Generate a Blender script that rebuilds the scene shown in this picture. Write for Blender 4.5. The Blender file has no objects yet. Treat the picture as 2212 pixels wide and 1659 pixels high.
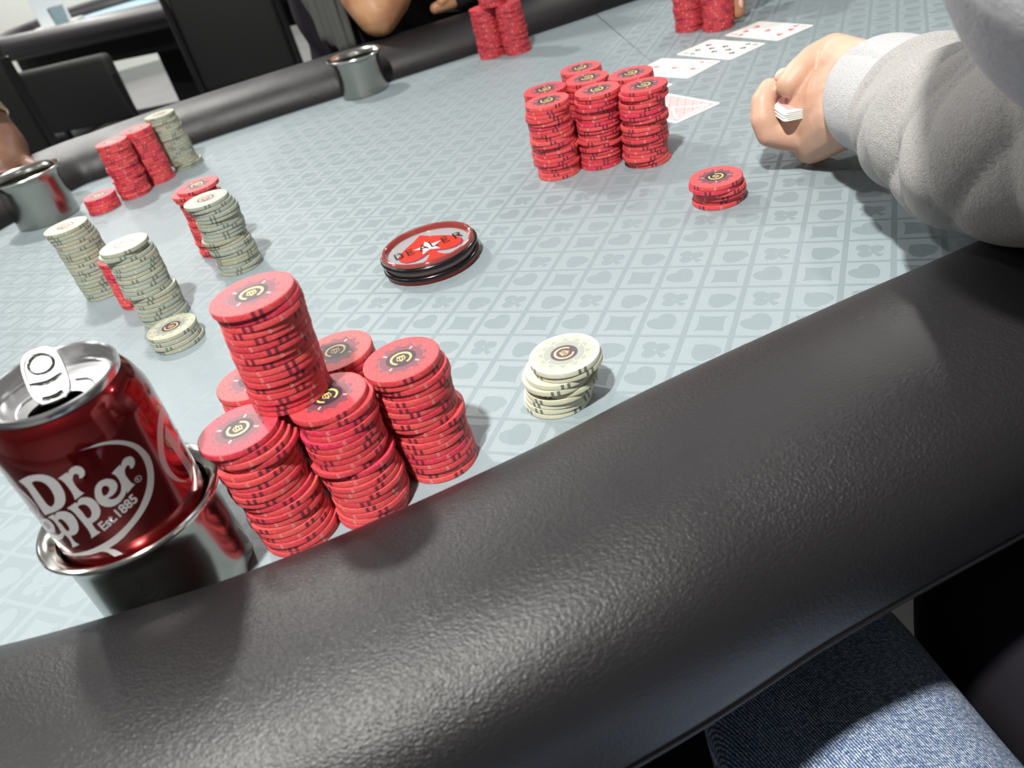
import bpy, bmesh, math, random
from mathutils import Vector, Matrix, noise
from mathutils.geometry import tessellate_polygon

S = bpy.context.scene
COL = S.collection
TZ = 0.76                      # table surface height, metres
MM = 0.001
PI = math.pi
rnd = random.Random(7)

def V(x, y, z=0.0):            # table millimetres -> world metres
    return Vector((x*MM, y*MM, TZ + z*MM))

# ------------------------------------------------------------ camera
cam_d = bpy.data.cameras.new('camera'); cam = bpy.data.objects.new('camera', cam_d)
COL.objects.link(cam); S.camera = cam
pitch, roll = 0.5904054169, -0.2758186559
fw = Vector((0, math.cos(pitch), -math.sin(pitch))); rt = Vector((1, 0, 0)); up = rt.cross(fw)
r2 = rt*math.cos(roll) + up*math.sin(roll); u2 = -rt*math.sin(roll) + up*math.cos(roll)
M = Matrix((r2, u2, -fw)).transposed().to_4x4(); M.translation = V(0, 0, 263.94)
cam.matrix_world = M
cam_d.sensor_width = 36; cam_d.sensor_fit = 'HORIZONTAL'
cam_d.lens = 1732.2154/2212*36
cam_d.clip_start = 0.02; cam_d.clip_end = 60
cam_d.dof.use_dof = True; cam_d.dof.focus_distance = 0.50; cam_d.dof.aperture_fstop = 11.0

# ------------------------------------------------------------ world, lights, exposure
W = bpy.data.worlds.new('world'); S.world = W; W.use_nodes = True
W.node_tree.nodes['Background'].inputs[0].default_value = (0.9, 0.95, 1.0, 1)
W.node_tree.nodes['Background'].inputs[1].default_value = 0.1
S.view_settings.view_transform = 'Standard'; S.view_settings.look = 'None'
S.view_settings.exposure = 0.74; S.view_settings.gamma = 1.0
S.view_settings.use_curve_mapping = False

def lamp(x, y, z, power, size, color=(1, 0.97, 0.92), aim=None):
    l = bpy.data.lights.new('ceiling_or_fill_lamp', 'AREA'); l.shape = 'DISK'; l.size = size
    l.energy = power; l.color = color
    o = bpy.data.objects.new('ceiling_or_fill_lamp', l); COL.objects.link(o); o.location = V(x, y, z)
    if aim is not None:
        o.rotation_euler = (Vector(aim) - V(x, y, z)).to_track_quat('-Z', 'Y').to_euler()
    return o
LAMPS = [(-300, -300, 1650, 42.0, 0.10), (-900, 2350, 1900, 30.0, 0.16), (1500, 2300, 1900, 13.0, 0.16),
         (-1900, 800, 1900, 6.0, 0.2), (2600, 1200, 1900, 4.0, 0.2), (-2300, 4200, 1900, 20, 0.2), (0, 4600, 1900, 20, 0.2), (-2600, 6500, 1900, 44, 0.3)]  # this row: unseen fill lamps added for room ambience
for L in LAMPS: lamp(*L)
for (px_, py_, w_) in ((-1300, 3700, 7.0), (900, 3500, 6.0), (-2600, 1700, 4.0), (200, 900, 1.5)):      # unseen soft panels, added for bright streaks reflected in the steel
    o_ = lamp(px_, py_, 1930, w_, 1.2, (0.98, 0.98, 1.0)); o_.data.shape = 'RECTANGLE'; o_.data.size = 1.2; o_.data.size_y = 0.55

# ------------------------------------------------------------ material helpers
def lin(c):
    return tuple((v/12.92 if v <= 0.04045 else ((v+0.055)/1.055)**2.4) for v in c)
def rgb(r, g, b): return lin((r/255, g/255, b/255)) + (1,)

class N:                                   # tiny node-expression helper
    def __init__(s, m): s.m = m; s.t = m.node_tree; s.n = s.t.nodes; s.l = s.t.links
    def node(s, kind, **kw):
        n = s.n.new(kind)
        for k, v in kw.items(): setattr(n, k, v)
        return n
    def put(s, sock, v):
        if isinstance(v, bpy.types.NodeSocket): s.l.new(v, sock)
        else: sock.default_value = v
    def m2(s, op, a, b=0.0, c=0.0):
        n = s.node('ShaderNodeMath', operation=op); s.put(n.inputs[0], a); s.put(n.inputs[1], b); s.put(n.inputs[2], c)
        return n.outputs[0]
    def vec(s, op, a, b=None, scale=None):
        n = s.node('ShaderNodeVectorMath', operation=op); s.put(n.inputs[0], a)
        if b is not None: s.put(n.inputs[1], b)
        if scale is not None: s.put(n.inputs['Scale'], scale)
        return n.outputs[0]
    def mix(s, f, a, b):
        n = s.node('ShaderNodeMix', data_type='RGBA'); s.put(n.inputs[0], f); s.put(n.inputs[6], a); s.put(n.inputs[7], b)
        return n.outputs[2]
    def noise(s, vec, scale, detail=2, rough=0.5):
        n = s.node('ShaderNodeTexNoise'); s.put(n.inputs['Vector'], vec); n.inputs['Scale'].default_value = scale
        n.inputs['Detail'].default_value = detail; n.inputs['Roughness'].default_value = rough
        return n.outputs[0]
    def bump(s, h, strength, dist, normal=None):
        n = s.node('ShaderNodeBump'); s.put(n.inputs['Height'], h); n.inputs['Strength'].default_value = strength
        n.inputs['Distance'].default_value = dist
        if normal is not None: s.put(n.inputs['Normal'], normal)
        return n.outputs[0]
    def ramp(s, f, stops):
        n = s.node('ShaderNodeValToRGB'); s.put(n.inputs[0], f)
        e = n.color_ramp.elements
        while len(e) < len(stops): e.new(0.5)
        for i, (p, c) in enumerate(stops): e[i].position = p; e[i].color = c
        return n.outputs[0]

def mat(name, col, rough=0.5, metal=0.0, spec=0.5, **kw):
    m = bpy.data.materials.new(name); m.use_nodes = True
    b = m.node_tree.nodes['Principled BSDF']
    b.inputs['Base Color'].default_value = col if len(col) == 4 else tuple(col)+(1,)
    b.inputs['Roughness'].default_value = rough; b.inputs['Metallic'].default_value = metal
    b.inputs['Specular IOR Level'].default_value = spec
    for k, v in kw.items(): b.inputs[k.replace('_', ' ')].default_value = v
    return m
def bsdf(m): return m.node_tree.nodes['Principled BSDF']
def objco(n): return n.node('ShaderNodeTexCoord').outputs['Object']

# chip bodies: each chip its own age and tint
def chipmat(name, cols, rough=0.5):
    m = mat(name, cols[0], rough, spec=0.45); n = N(m); b = bsdf(m)
    r = n.node('ShaderNodeObjectInfo').outputs['Random']
    st = [(i/(len(cols)-1), c) for i, c in enumerate(cols)]
    c = n.ramp(r, st)
    ns = n.noise(objco(n), 900, 3, 0.6)
    c2 = n.mix(n.m2('MULTIPLY', n.m2('SUBTRACT', ns, 0.45), 0.9), c, (0.9, 0.75, 0.7, 1))
    n.put(b.inputs['Base Color'], n.mix(0.35, c, c2))
    n.put(b.inputs['Normal'], n.bump(n.noise(objco(n), 2500, 2), 0.08, 0.0002))
    return m
RED = chipmat('red_chip_clay', [rgb(204, 68, 70), rgb(188, 45, 60), rgb(207, 76, 76), rgb(195, 56, 63), rgb(198, 39, 71)])
GREY = chipmat('grey_chip_clay', [rgb(150, 154, 136), rgb(142, 152, 144), rgb(160, 160, 142), rgb(147, 150, 129)], 0.42)
WHITE = chipmat('white_chip_clay', [rgb(192, 194, 172), rgb(186, 186, 162), rgb(196, 198, 178)], 0.5)
MARK = mat('chip_edge_plum', rgb(108, 38, 54), 0.45)
GMARK = mat('chip_edge_slate', rgb(98, 108, 98), 0.45)
NUM = mat('chip_number_pink', rgb(232, 160, 156), 0.5)
GNUM = mat('chip_number_pale', rgb(215, 218, 205), 0.5)
STAR = mat('inlay_mauve', rgb(112, 60, 70), 0.5)
STAR2 = mat('inlay_mauve_line', rgb(160, 104, 110), 0.5)
DARK = mat('inlay_charcoal', rgb(50, 38, 50), 0.5)
GOLD = mat('inlay_gold', rgb(240, 206, 120), 0.4)
FIVE = mat('inlay_white', rgb(250, 222, 220), 0.4)
GSTAR = mat('inlay_grey', rgb(146, 150, 142), 0.5)
GSTAR2 = mat('inlay_pale', rgb(176, 175, 152), 0.5)
GDARK = mat('inlay_plum_grey', rgb(78, 66, 74), 0.35)
GLINE = mat('inlay_white_line', rgb(196, 200, 190), 0.5)
PEACH = mat('inlay_peach', rgb(238, 196, 140), 0.4)

# speed cloth
def feltmat(name='speed_cloth'):
    m = mat(name, rgb(160, 176, 182), 0.5, spec=0.55); n = N(m); b = bsdf(m)
    co = objco(n)
    sx = n.node('ShaderNodeSeparateXYZ'); n.put(sx.inputs[0], co)
    a = math.radians(-30); ca, sa = math.cos(a), math.sin(a); cell = 0.028
    X, Y = sx.outputs[0], sx.outputs[1]
    u = n.m2('ADD', n.m2('MULTIPLY', X, ca/cell), n.m2('MULTIPLY', Y, sa/cell))
    v = n.m2('ADD', n.m2('MULTIPLY', X, -sa/cell), n.m2('MULTIPLY', Y, ca/cell))
    u = n.m2('ADD', u, 100.0+UOFF); v = n.m2('ADD', v, 100.0+VOFF)
    iu = n.m2('FLOOR', u); iv = n.m2('FLOOR', v)
    p = n.m2('SUBTRACT', n.m2('SUBTRACT', u, iu), 0.5); q = n.m2('SUBTRACT', n.m2('SUBTRACT', v, iv), 0.5)
    ap = n.m2('ABSOLUTE', p); aq = n.m2('ABSOLUTE', q)
    line = n.m2('MAXIMUM', n.m2('GREATER_THAN', ap, 0.435), n.m2('GREATER_THAN', aq, 0.455))
    A = n.m2('MULTIPLY', n.m2('ADD', p, q), 0.7071); B = n.m2('MULTIPLY', n.m2('SUBTRACT', q, p), 0.7071)
    B = n.m2('ADD', B, 0.0)
    pu = n.m2('MODULO', iu, 2.0); pv = n.m2('MODULO', iv, 2.0)
    # diamond suit: concave square
    dia = n.m2('LESS_THAN', n.m2('ADD', n.m2('POWER', n.m2('ABSOLUTE', A), 0.8), n.m2('POWER', n.m2('ABSOLUTE', B), 0.8)), 0.53)
    def heart(sign, size, off):
        x = n.m2('DIVIDE', A, size); y = n.m2('DIVIDE', n.m2('ADD', n.m2('MULTIPLY', B, sign), off), size)
        x2 = n.m2('MULTIPLY', x, x); y2 = n.m2('MULTIPLY', y, y)
        t = n.m2('SUBTRACT', n.m2('ADD', x2, y2), 1.0)
        t3 = n.m2('MULTIPLY', t, n.m2('MULTIPLY', t, t))
        return n.m2('LESS_THAN', n.m2('SUBTRACT', t3, n.m2('MULTIPLY', x2, n.m2('MULTIPLY', y2, y))), 0.0)
    stem = n.m2('MULTIPLY', n.m2('LESS_THAN', n.m2('ABSOLUTE', A), n.m2('SUBTRACT', 0.02, n.m2('MULTIPLY', B, 0.16))),
                n.m2('MULTIPLY', n.m2('LESS_THAN', B, -0.05), n.m2('GREATER_THAN', B, -0.36)))
    sp = n.m2('MAXIMUM', heart(-1.0, 0.27, 0.0), stem)
    he = heart(1.0, 0.29, 0.02)
    def circ(cx, cy, r):
        dx = n.m2('SUBTRACT', A, cx); dy = n.m2('SUBTRACT', B, cy)
        return n.m2('LESS_THAN', n.m2('ADD', n.m2('MULTIPLY', dx, dx), n.m2('MULTIPLY', dy, dy)), r*r)
    cl = n.m2('MAXIMUM', n.m2('MAXIMUM', circ(0, 0.18, 0.155), circ(-0.17, -0.05, 0.155)), n.m2('MAXIMUM', circ(0.17, -0.05, 0.155), stem))
    def sel(f, a0, b0): return n.m2('ADD', n.m2('MULTIPLY', n.m2('SUBTRACT', 1.0, f), a0), n.m2('MULTIPLY', f, b0))
    suit = sel(pv, sel(pu, dia, he), sel(pu, sp, cl))
    F = n.m2('MAXIMUM', line, suit)
    # weave: warp threads against weft threads tilt the sheen opposite ways
    wv = n.noise(n.vec('MULTIPLY', co, (2600.0, 900.0, 900.0)), 1.0, 2)
    wf = n.noise(n.vec('MULTIPLY', co, (700.0, 2800.0, 900.0)), 1.0, 2)
    h = sel(F, wv, wf)
    bn = n.bump(h, 0.5, 0.0006)
    tilt = n.node('ShaderNodeCombineXYZ')
    n.put(tilt.inputs[0], n.m2('MULTIPLY', n.m2('SUBTRACT', n.m2('MULTIPLY', F, 2.0), 1.0), 0.165))
    nn = n.vec('NORMALIZE', n.vec('ADD', bn, tilt.outputs[0]))
    n.put(b.inputs['Normal'], nn)
    big = n.noise(co, 6.0, 2)
    base = n.mix(F, rgb(132, 144, 149), rgb(130, 143, 148))
    n.put(b.inputs['Base Color'], n.mix(n.m2('MULTIPLY', n.m2('SUBTRACT', big, 0.5), 0.3), base, rgb(149, 158, 162)))
    b.inputs['Roughness'].default_value = 0.46
    return m
UOFF, VOFF = 0.0, 0.0
# grid crossing measured on the cloth at (171,452)
_a = math.radians(-30)
UOFF = -(((171*math.cos(_a)+452*math.sin(_a))/28.0) % 1.0) + 0.5*0
VOFF = -(((-171*math.sin(_a)+452*math.cos(_a))/28.0) % 1.0) + 0.5*0
FELT = feltmat()

def leathermat(name, col, rough=0.36, sc=1.0, strength=0.55):
    m = mat(name, col, rough, spec=0.5); n = N(m); b = bsdf(m); co = objco(n)
    warp = n.vec('ADD', co, n.vec('SCALE', n.node('ShaderNodeTexNoise').outputs['Color'], scale=0.0))
    vo = n.node('ShaderNodeTexVoronoi', feature='SMOOTH_F1'); n.put(vo.inputs['Vector'], n.vec('MULTIPLY', co, (1050.0*sc, 1500.0*sc, 1200.0*sc))); vo.inputs['Scale'].default_value = 1.0
    n1 = n.noise(co, 900*sc, 4, 0.65); n2 = n.noise(co, 14*sc, 3, 0.5); n3 = n.noise(n.vec('MULTIPLY', co, (1.0, 1.7, 1.4)), 480*sc, 3, 0.6)
    reg = n.m2('MULTIPLY', n.ramp(n2, [(0.38, (0.15, 0.15, 0.15, 1)), (0.62, (1, 1, 1, 1))]), 1.0)
    h = n.m2('ADD', n.m2('MULTIPLY', n.m2('MULTIPLY', vo.outputs[0], reg), 0.7), n.m2('ADD', n.m2('MULTIPLY', n1, 0.35), n.m2('MULTIPLY', n3, 0.9)))
    n.put(b.inputs['Normal'], n.bump(h, strength, 0.0006))
    n.put(b.inputs['Roughness'], n.m2('ADD', n.m2('MULTIPLY', n2, 0.14), rough-0.07))
    return m
LEATHER = leathermat('black_rail_vinyl', rgb(24, 23, 25), 0.40)
LEATHER2 = leathermat('charcoal_vinyl', rgb(36, 34, 38), 0.45, 0.6, 0.3)
BLACKPAD = mat('black_chair_vinyl', rgb(11, 13, 14), 0.65)
BLACKFRAME = mat('black_steel', rgb(24, 22, 26), 0.35)
SEATGREY = mat('grey_seat_fabric', rgb(66, 68, 70), 0.85)
UNDER = mat('black_table_underside', rgb(14, 14, 16), 0.8)
STEEL = mat('polished_steel', (0.72, 0.71, 0.67, 1), 0.15, 1.0)
STEELB = mat('brushed_steel', (0.36, 0.37, 0.34, 1), 0.2, 1.0)
ALU = mat('aluminium', (0.74, 0.74, 0.75, 1), 0.2, 1.0)
TABM = mat('tab_aluminium', (0.68, 0.68, 0.69, 1), 0.1, 1.0)
CANRED = mat('can_red_lacquer', rgb(124, 8, 15), 0.2, 0.9, Coat_Weight=1.0, Coat_Roughness=0.05)
CANGREY = mat('can_print_grey', rgb(196, 196, 198), 0.34, 0.25)
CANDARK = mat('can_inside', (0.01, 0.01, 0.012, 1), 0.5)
PLAY = mat('card_white', rgb(238, 238, 234), 0.35)
PIPRED = mat('card_red_ink', rgb(214, 70, 76), 0.4)
PIPBLK = mat('card_black_ink', rgb(58, 60, 64), 0.4)
BACKPINK = mat('card_back_pink', rgb(222, 168, 170), 0.4)
BUTRED = mat('button_red_plastic', rgb(176, 36, 18), 0.35)
BUTRIM = mat('button_rim_acrylic', rgb(160, 70, 64), 0.08, Transmission_Weight=0.35, Coat_Weight=0.6)
BUTCLEAR = mat('button_clear_acrylic', rgb(196, 150, 148), 0.05, Transmission_Weight=0.55, Coat_Weight=0.6)
BUTGREY = mat('button_face_grey', rgb(146, 146, 149), 0.25)
BUTPUR = mat('button_plum', rgb(120, 40, 66), 0.3)
BUTWHITE = mat('button_white', rgb(208, 203, 206), 0.3)
RUBBER = mat('black_rubber', rgb(16, 15, 17), 0.22)
INK = mat('black_engraving', rgb(28, 20, 22), 0.3)
WALLM = mat('white_wall_paint', rgb(214, 218, 214), 0.8)
CEILM = mat('ceiling_paint', rgb(200, 200, 198), 0.9)
FLOORM = mat('grey_floor', rgb(138, 138, 140), 0.55)
FELT2 = mat('blue_cloth', rgb(150, 176, 192), 0.6)
def floor_tex():
    n = N(FLOORM); c = n.noise(objco(n), 3.0, 4); n.put(bsdf(FLOORM).inputs['Base Color'], n.mix(c, rgb(128, 128, 130), rgb(150, 150, 151)))
floor_tex()
def wall_tex():
    n = N(WALLM); n.put(bsdf(WALLM).inputs['Normal'], n.bump(n.noise(objco(n), 90.0, 3), 0.1, 0.002))
wall_tex()

def skinmat(name, c1, c2):
    m = mat(name, c1, 0.46, spec=0.4, Subsurface_Weight=0.12, Subsurface_Scale=0.01)
    m.node_tree.nodes['Principled BSDF'].inputs['Subsurface Radius'].default_value = (1.0, 0.35, 0.2)
    n = N(m); co = objco(n)
    f = n.ramp(n.noise(co, 28.0, 3), [(0.35, (0, 0, 0, 1)), (0.68, (1, 1, 1, 1))])
    n.put(bsdf(m).inputs['Base Color'], n.mix(f, c1, c2))
    h = n.m2('ADD', n.noise(n.vec('MULTIPLY', co, (1, 1.8, 1)), 420.0, 3), n.m2('MULTIPLY', n.noise(co, 90.0, 2), 0.8))
    n.put(bsdf(m).inputs['Normal'], n.bump(h, 0.25, 0.0008))
    return m
SKIN = skinmat('light_skin', rgb(204, 168, 146), rgb(188, 144, 122))
SKIN2 = skinmat('tan_skin', rgb(196, 150, 112), rgb(168, 118, 88))
SKIN3 = skinmat('brown_skin', rgb(132, 96, 78), rgb(112, 78, 62))
NAIL = mat('fingernail', rgb(225, 182, 170), 0.25)

def hoodiemat(name, base, dark):
    m = mat(name, base, 0.95, spec=0.15, Sheen_Weight=0.25); n = N(m); co = objco(n)
    fine = n.noise(n.vec('MULTIPLY', co, (1, 1, 1.6)), 900.0, 2, 0.6); fl = n.noise(n.vec('MULTIPLY', co, (1, 1, 1)), 620.0, 2, 0.5)
    speck = n.ramp(fl, [(0.64, (0, 0, 0, 1)), (0.72, (1, 1, 1, 1))])
    c = n.mix(n.m2('MULTIPLY', n.m2('SUBTRACT', fine, 0.3), 1.2), dark, base)
    n.put(bsdf(m).inputs['Base Color'], n.mix(n.m2('MULTIPLY', speck, 0.4), c, tuple(v*0.35 for v in dark[:3])+(1,)))
    n.put(bsdf(m).inputs['Normal'], n.bump(n.m2('ADD', fine, n.m2('MULTIPLY', n.noise(co, 260.0, 3), 0.8)), 0.6, 0.0016))
    return m
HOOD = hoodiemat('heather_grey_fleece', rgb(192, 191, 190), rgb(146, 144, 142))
HOODU = hoodiemat('grey_knit_lightened', rgb(236, 237, 240), rgb(190, 191, 194))  # hoodie grey made paler, standing in for light on the upper sleeve
HOODL = hoodiemat('heather_grey_rib', rgb(206, 207, 210), rgb(172, 172, 174))
BLACKTEE = mat('black_jersey', rgb(34, 32, 38), 0.9, spec=0.2)
GREYJ = mat('dark_grey_jersey', rgb(92, 94, 92), 0.9, spec=0.2)

def denimmat():
    m = mat('blue_denim', rgb(70, 96, 140), 0.85, spec=0.2); n = N(m); co = objco(n)
    sx = n.node('ShaderNodeSeparateXYZ'); n.put(sx.inputs[0], co)
    wob = n.noise(co, 300.0, 3, 0.7)
    d = n.m2('ADD', n.m2('MULTIPLY', sx.outputs[0], 4200.0), n.m2('MULTIPLY', sx.outputs[1], 900.0))
    tw = n.m2('SINE', n.m2('ADD', d, n.m2('MULTIPLY', wob, 7.0)))
    slub = n.noise(n.vec('MULTIPLY', co, (330.0, 620.0, 400.0)), 1.0, 4, 0.7)
    f = n.m2('ADD', n.m2('MULTIPLY', tw, 0.34), n.m2('SUBTRACT', n.m2('MULTIPLY', slub, 1.9), 0.5))
    n.put(bsdf(m).inputs['Base Color'], n.ramp(f, [(0.1, rgb(58, 78, 116)), (0.5, rgb(112, 132, 164)), (0.95, rgb(226, 230, 234))]))
    n.put(bsdf(m).inputs['Normal'], n.bump(f, 0.5, 0.0006))
    return m
DENIM = denimmat()

# ------------------------------------------------------------ object helpers
def link(name, me, mats=(), parent=None):
    for m in (mats if isinstance(mats, (list, tuple)) else [mats]): me.materials.append(m)
    o = bpy.data.objects.new(name, me); COL.objects.link(o)
    if parent is not None: o.parent = parent
    return o
def tag(o, label=None, cat=None, group=None, kind=None):
    if label: o['label'] = label
    if cat: o['category'] = cat
    if group: o['group'] = group
    if kind: o['kind'] = kind
    return o
def empty(name, loc=(0, 0, 0), rz=0.0):
    o = bpy.data.objects.new(name, None); COL.objects.link(o); o.location = loc; o.rotation_euler = (0, 0, rz)
    o.empty_display_size = 0.02
    return o
def mesh_bm(bm, name='m', smooth=False, scale=MM):
    if scale != 1: bmesh.ops.scale(bm, vec=(scale,)*3, verts=bm.verts)
    bmesh.ops.recalc_face_normals(bm, faces=bm.faces)
    me = bpy.data.meshes.new(name); bm.to_mesh(me); bm.free()
    if smooth:
        for p in me.polygons: p.use_smooth = True
    return me
def sharp(me, ang=35):
    try: me.set_sharp_from_angle(angle=math.radians(ang))
    except Exception: pass
    return me
def lathe(prof, seg=64, mi=None, close=False, name='m', smooth=True):
    """prof: list of (r,z) in mm"""
    bm = bmesh.new(); rings = []
    for r, z in prof:
        if r < 1e-6: rings.append([bm.verts.new((0, 0, z))])
        else: rings.append([bm.verts.new((r*math.cos(2*PI*k/seg), r*math.sin(2*PI*k/seg), z)) for k in range(seg)])
    for i in range(len(rings)-1):
        a, b = rings[i], rings[i+1]
        for k in range(seg):
            k2 = (k+1) % seg
            if len(a) == 1 and len(b) == 1: continue
            if len(a) == 1: f = bm.faces.new((a[0], b[k], b[k2]))
            elif len(b) == 1: f = bm.faces.new((a[k], b[0], a[k2]))
            else: f = bm.faces.new((a[k], b[k], b[k2], a[k2]))
            if mi: f.material_index = mi(i, k)
    me = mesh_bm(bm, name, smooth); return sharp(me) if smooth else me
def box(bm, c, s, rot=None, bev=0.0):
    r = bmesh.ops.create_cube(bm, size=1.0); vs = r['verts']
    bmesh.ops.scale(bm, vec=s, verts=vs)
    if bev > 0:
        es = list({e for v in vs for e in v.link_edges})
        rr = bmesh.ops.bevel(bm, geom=es, offset=bev, segments=3, affect='EDGES', profile=0.5)
        vs = list({v for f in rr['faces'] for v in f.verts} | {v for v in vs if v.is_valid})
    if rot is not None: bmesh.ops.rotate(bm, cent=(0, 0, 0), matrix=rot, verts=vs)
    bmesh.ops.translate(bm, vec=c, verts=vs)
    return vs
def poly_mesh(bm, polys, z=0.0, mi=0, fn=None, maxlen=None):
    """polys: [outer, hole, ...] 2D lists, tessellated flat"""
    pl = [[Vector((p[0], p[1], 0)) for p in q] for q in polys]
    tris = tessellate_polygon(pl); flat = [p for q in pl for p in q]
    vs = [bm.verts.new((p.x, p.y, z)) for p in flat]
    fs = []
    for t in tris:
        try: f = bm.faces.new([vs[i] for i in t]); f.material_index = mi; fs.append(f)
        except ValueError: pass
    if maxlen:
        for _ in range(6):
            es = [e for e in {e for f in fs if f.is_valid for e in f.edges} if e.calc_length() > maxlen]
            if not es: break
            bmesh.ops.subdivide_edges(bm, edges=es, cuts=1, use_grid_fill=False)
            allf = [f for f in bm.faces if len(f.verts) > 3]
            bmesh.ops.triangulate(bm, faces=allf)
            fs = list(bm.faces)
def stroke(bm, pts, w, z=0.0, mi=0, closed=False, fn=None):
    """constant (or listed) width ribbon"""
    n = len(pts); L = []; R = []
    for i, p in enumerate(pts):
        a = pts[(i-1) % n] if (closed or i > 0) else p; b = pts[(i+1) % n] if (closed or i < n-1) else p
        d = Vector((b[0]-a[0], b[1]-a[1])); d = d.normalized() if d.length > 0 else Vector((1, 0))
        ww = w[i] if isinstance(w, (list, tuple)) else w
        nx, ny = -d.y*ww/2, d.x*ww/2
        q1 = (p[0]+nx, p[1]+ny); q2 = (p[0]-nx, p[1]-ny)
        if fn: q1 = fn(*q1); q2 = fn(*q2)
        else: q1 = (*q1, z); q2 = (*q2, z)
        L.append(bm.verts.new(q1)); R.append(bm.verts.new(q2))
    for i in range(n if closed else n-1):
        j = (i+1) % n
        f = bm.faces.new((L[i], R[i], R[j], L[j])); f.material_index = mi
def ring_pts(r, a0=0, a1=2*PI, n=48, c=(0, 0)):
    return [(c[0]+r*math.cos(a0+(a1-a0)*i/n), c[1]+r*math.sin(a0+(a1-a0)*i/n)) for i in range(n+1)]
def text_polys(txt, size=1.0, offset=0.0):
    cu = bpy.data.curves.new('t', 'FONT'); cu.body = txt; cu.size = size; cu.offset = offset; cu.resolution_u = 3
    o = bpy.data.objects.new('t', cu); COL.objects.link(o)
    dg = bpy.context.evaluated_depsgraph_get(); dg.update()
    me = bpy.data.meshes.new_from_object(o.evaluated_get(dg))
    vs = [(v.co.x, v.co.y) for v in me.vertices]; fs = [list(p.vertices) for p in me.polygons]
    bpy.data.objects.remove(o); bpy.data.curves.remove(cu); bpy.data.meshes.remove(me)
    return vs, fs
def add_text(bm, txt, size, fn, mi=0, offset=0.0, center=True):
    vs, fs = text_polys(txt, size, offset)
    xs = [v[0] for v in vs]; ys = [v[1] for v in vs]
    cx = (min(xs)+max(xs))/2 if center else 0; cy = (min(ys)+max(ys))/2 if center else 0
    bv = [bm.verts.new(fn(x-cx, y-cy)) for x, y in vs]
    for f in fs:
        try: ff = bm.faces.new([bv[i] for i in f]); ff.material_index = mi
        except ValueError: pass
def tube_mesh(path, radii, seg=24, rings=None, fn=None, caps=True, name='m', squash=None):
    """path/radii: coarse nodes -> smooth tube; fn(s, th, r)->r"""
    P = [Vector(p) for p in path]; n = len(P)
    def cr(a, b, c, d, t):
        return 0.5*((2*b)+(c-a)*t+(2*a-5*b+4*c-d)*t*t+(-a+3*b-3*c+d)*t*t*t)
    rings = rings or n*6
    pts = []; rr = []
    for i in range(rings+1):
        u = i/rings*(n-1); k = min(int(u), n-2); t = u-k
        g = lambda A: cr(A[max(k-1, 0)], A[k], A[k+1], A[min(k+2, n-1)], t)
        pts.append(g(P)); rr.append(g(radii))
    bm = bmesh.new(); prev = None; R = []
    nrm = Vector((0, 0, 1))
    for i, p in enumerate(pts):
        d = (pts[min(i+1, rings)]-pts[max(i-1, 0)]).normalized()
        nrm = (nrm - d*nrm.dot(d)).normalized(); bn = d.cross(nrm)
        row = []
        for k in range(seg):
            th = 2*PI*k/seg; r = rr[i]
            if fn: r = fn(i/rings, th, r)
            sq = squash[1] if squash else 1.0; sp = squash[0] if squash else 1.0
            row.append(bm.verts.new(p + (nrm*math.cos(th)*sp + bn*math.sin(th)*sq)*r))
        R.append(row)
    for i in range(rings):
        for k in range(seg):
            bm.faces.new((R[i][k], R[i+1][k], R[i+1][(k+1) % seg], R[i][(k+1) % seg]))
    if caps:
        bm.faces.new(R[0]); bm.faces.new(list(reversed(R[-1])))
    return bm
def blob(name, chains, voxel, smooth, mats, parent=None, extra=None, fn=None):
    """one continuous surface grown over tapering chains of (x,y,z,r) nodes, mm"""
    tb = bmesh.new(); bmesh.ops.create_uvsphere(tb, u_segments=14, v_segments=9, radius=1.0)
    tv = [v.co.copy() for v in tb.verts]; tf = [[v.index for v in f.verts] for f in tb.faces]; tb.free()
    VV, FF = [], []
    for ch in chains:
        for i in range(len(ch)-1):
            a, b = ch[i], ch[i+1]
            L = (Vector(a[:3])-Vector(b[:3])).length
            st = max(2, int(L/(0.22*min(a[3], b[3])))+1)
            for k in range(st+1):
                t = k/st; c = Vector(a[:3]).lerp(Vector(b[:3]), t); r = a[3]+(b[3]-a[3])*t
                b0 = len(VV); VV += [(p*r + c)*MM for p in tv]; FF += [[q+b0 for q in f] for f in tf]
    me = bpy.data.meshes.new(name); me.from_pydata(VV, [], FF)
    o = bpy.data.objects.new(name, me); COL.objects.link(o)
    md = o.modifiers.new('r', 'REMESH'); md.mode = 'VOXEL'; md.voxel_size = voxel*MM; md.use_smooth_shade = True
    sm = o.modifiers.new('s', 'SMOOTH'); sm.iterations = smooth; sm.factor = 0.5
    dg = bpy.context.evaluated_depsgraph_get(); dg.update()
    m2 = bpy.data.meshes.new_from_object(o.evaluated_get(dg)); bpy.data.objects.remove(o); bpy.data.meshes.remove(me)
    if fn:
        nv = [v.normal.copy() for v in m2.vertices]
        for v, nn in zip(m2.vertices, nv): v.co = fn(v.co/MM, nn)*MM
    for p in m2.polygons: p.use_smooth = True
    m2.name = name
    ob = link(name, m2, mats, parent)
    return ob

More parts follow.
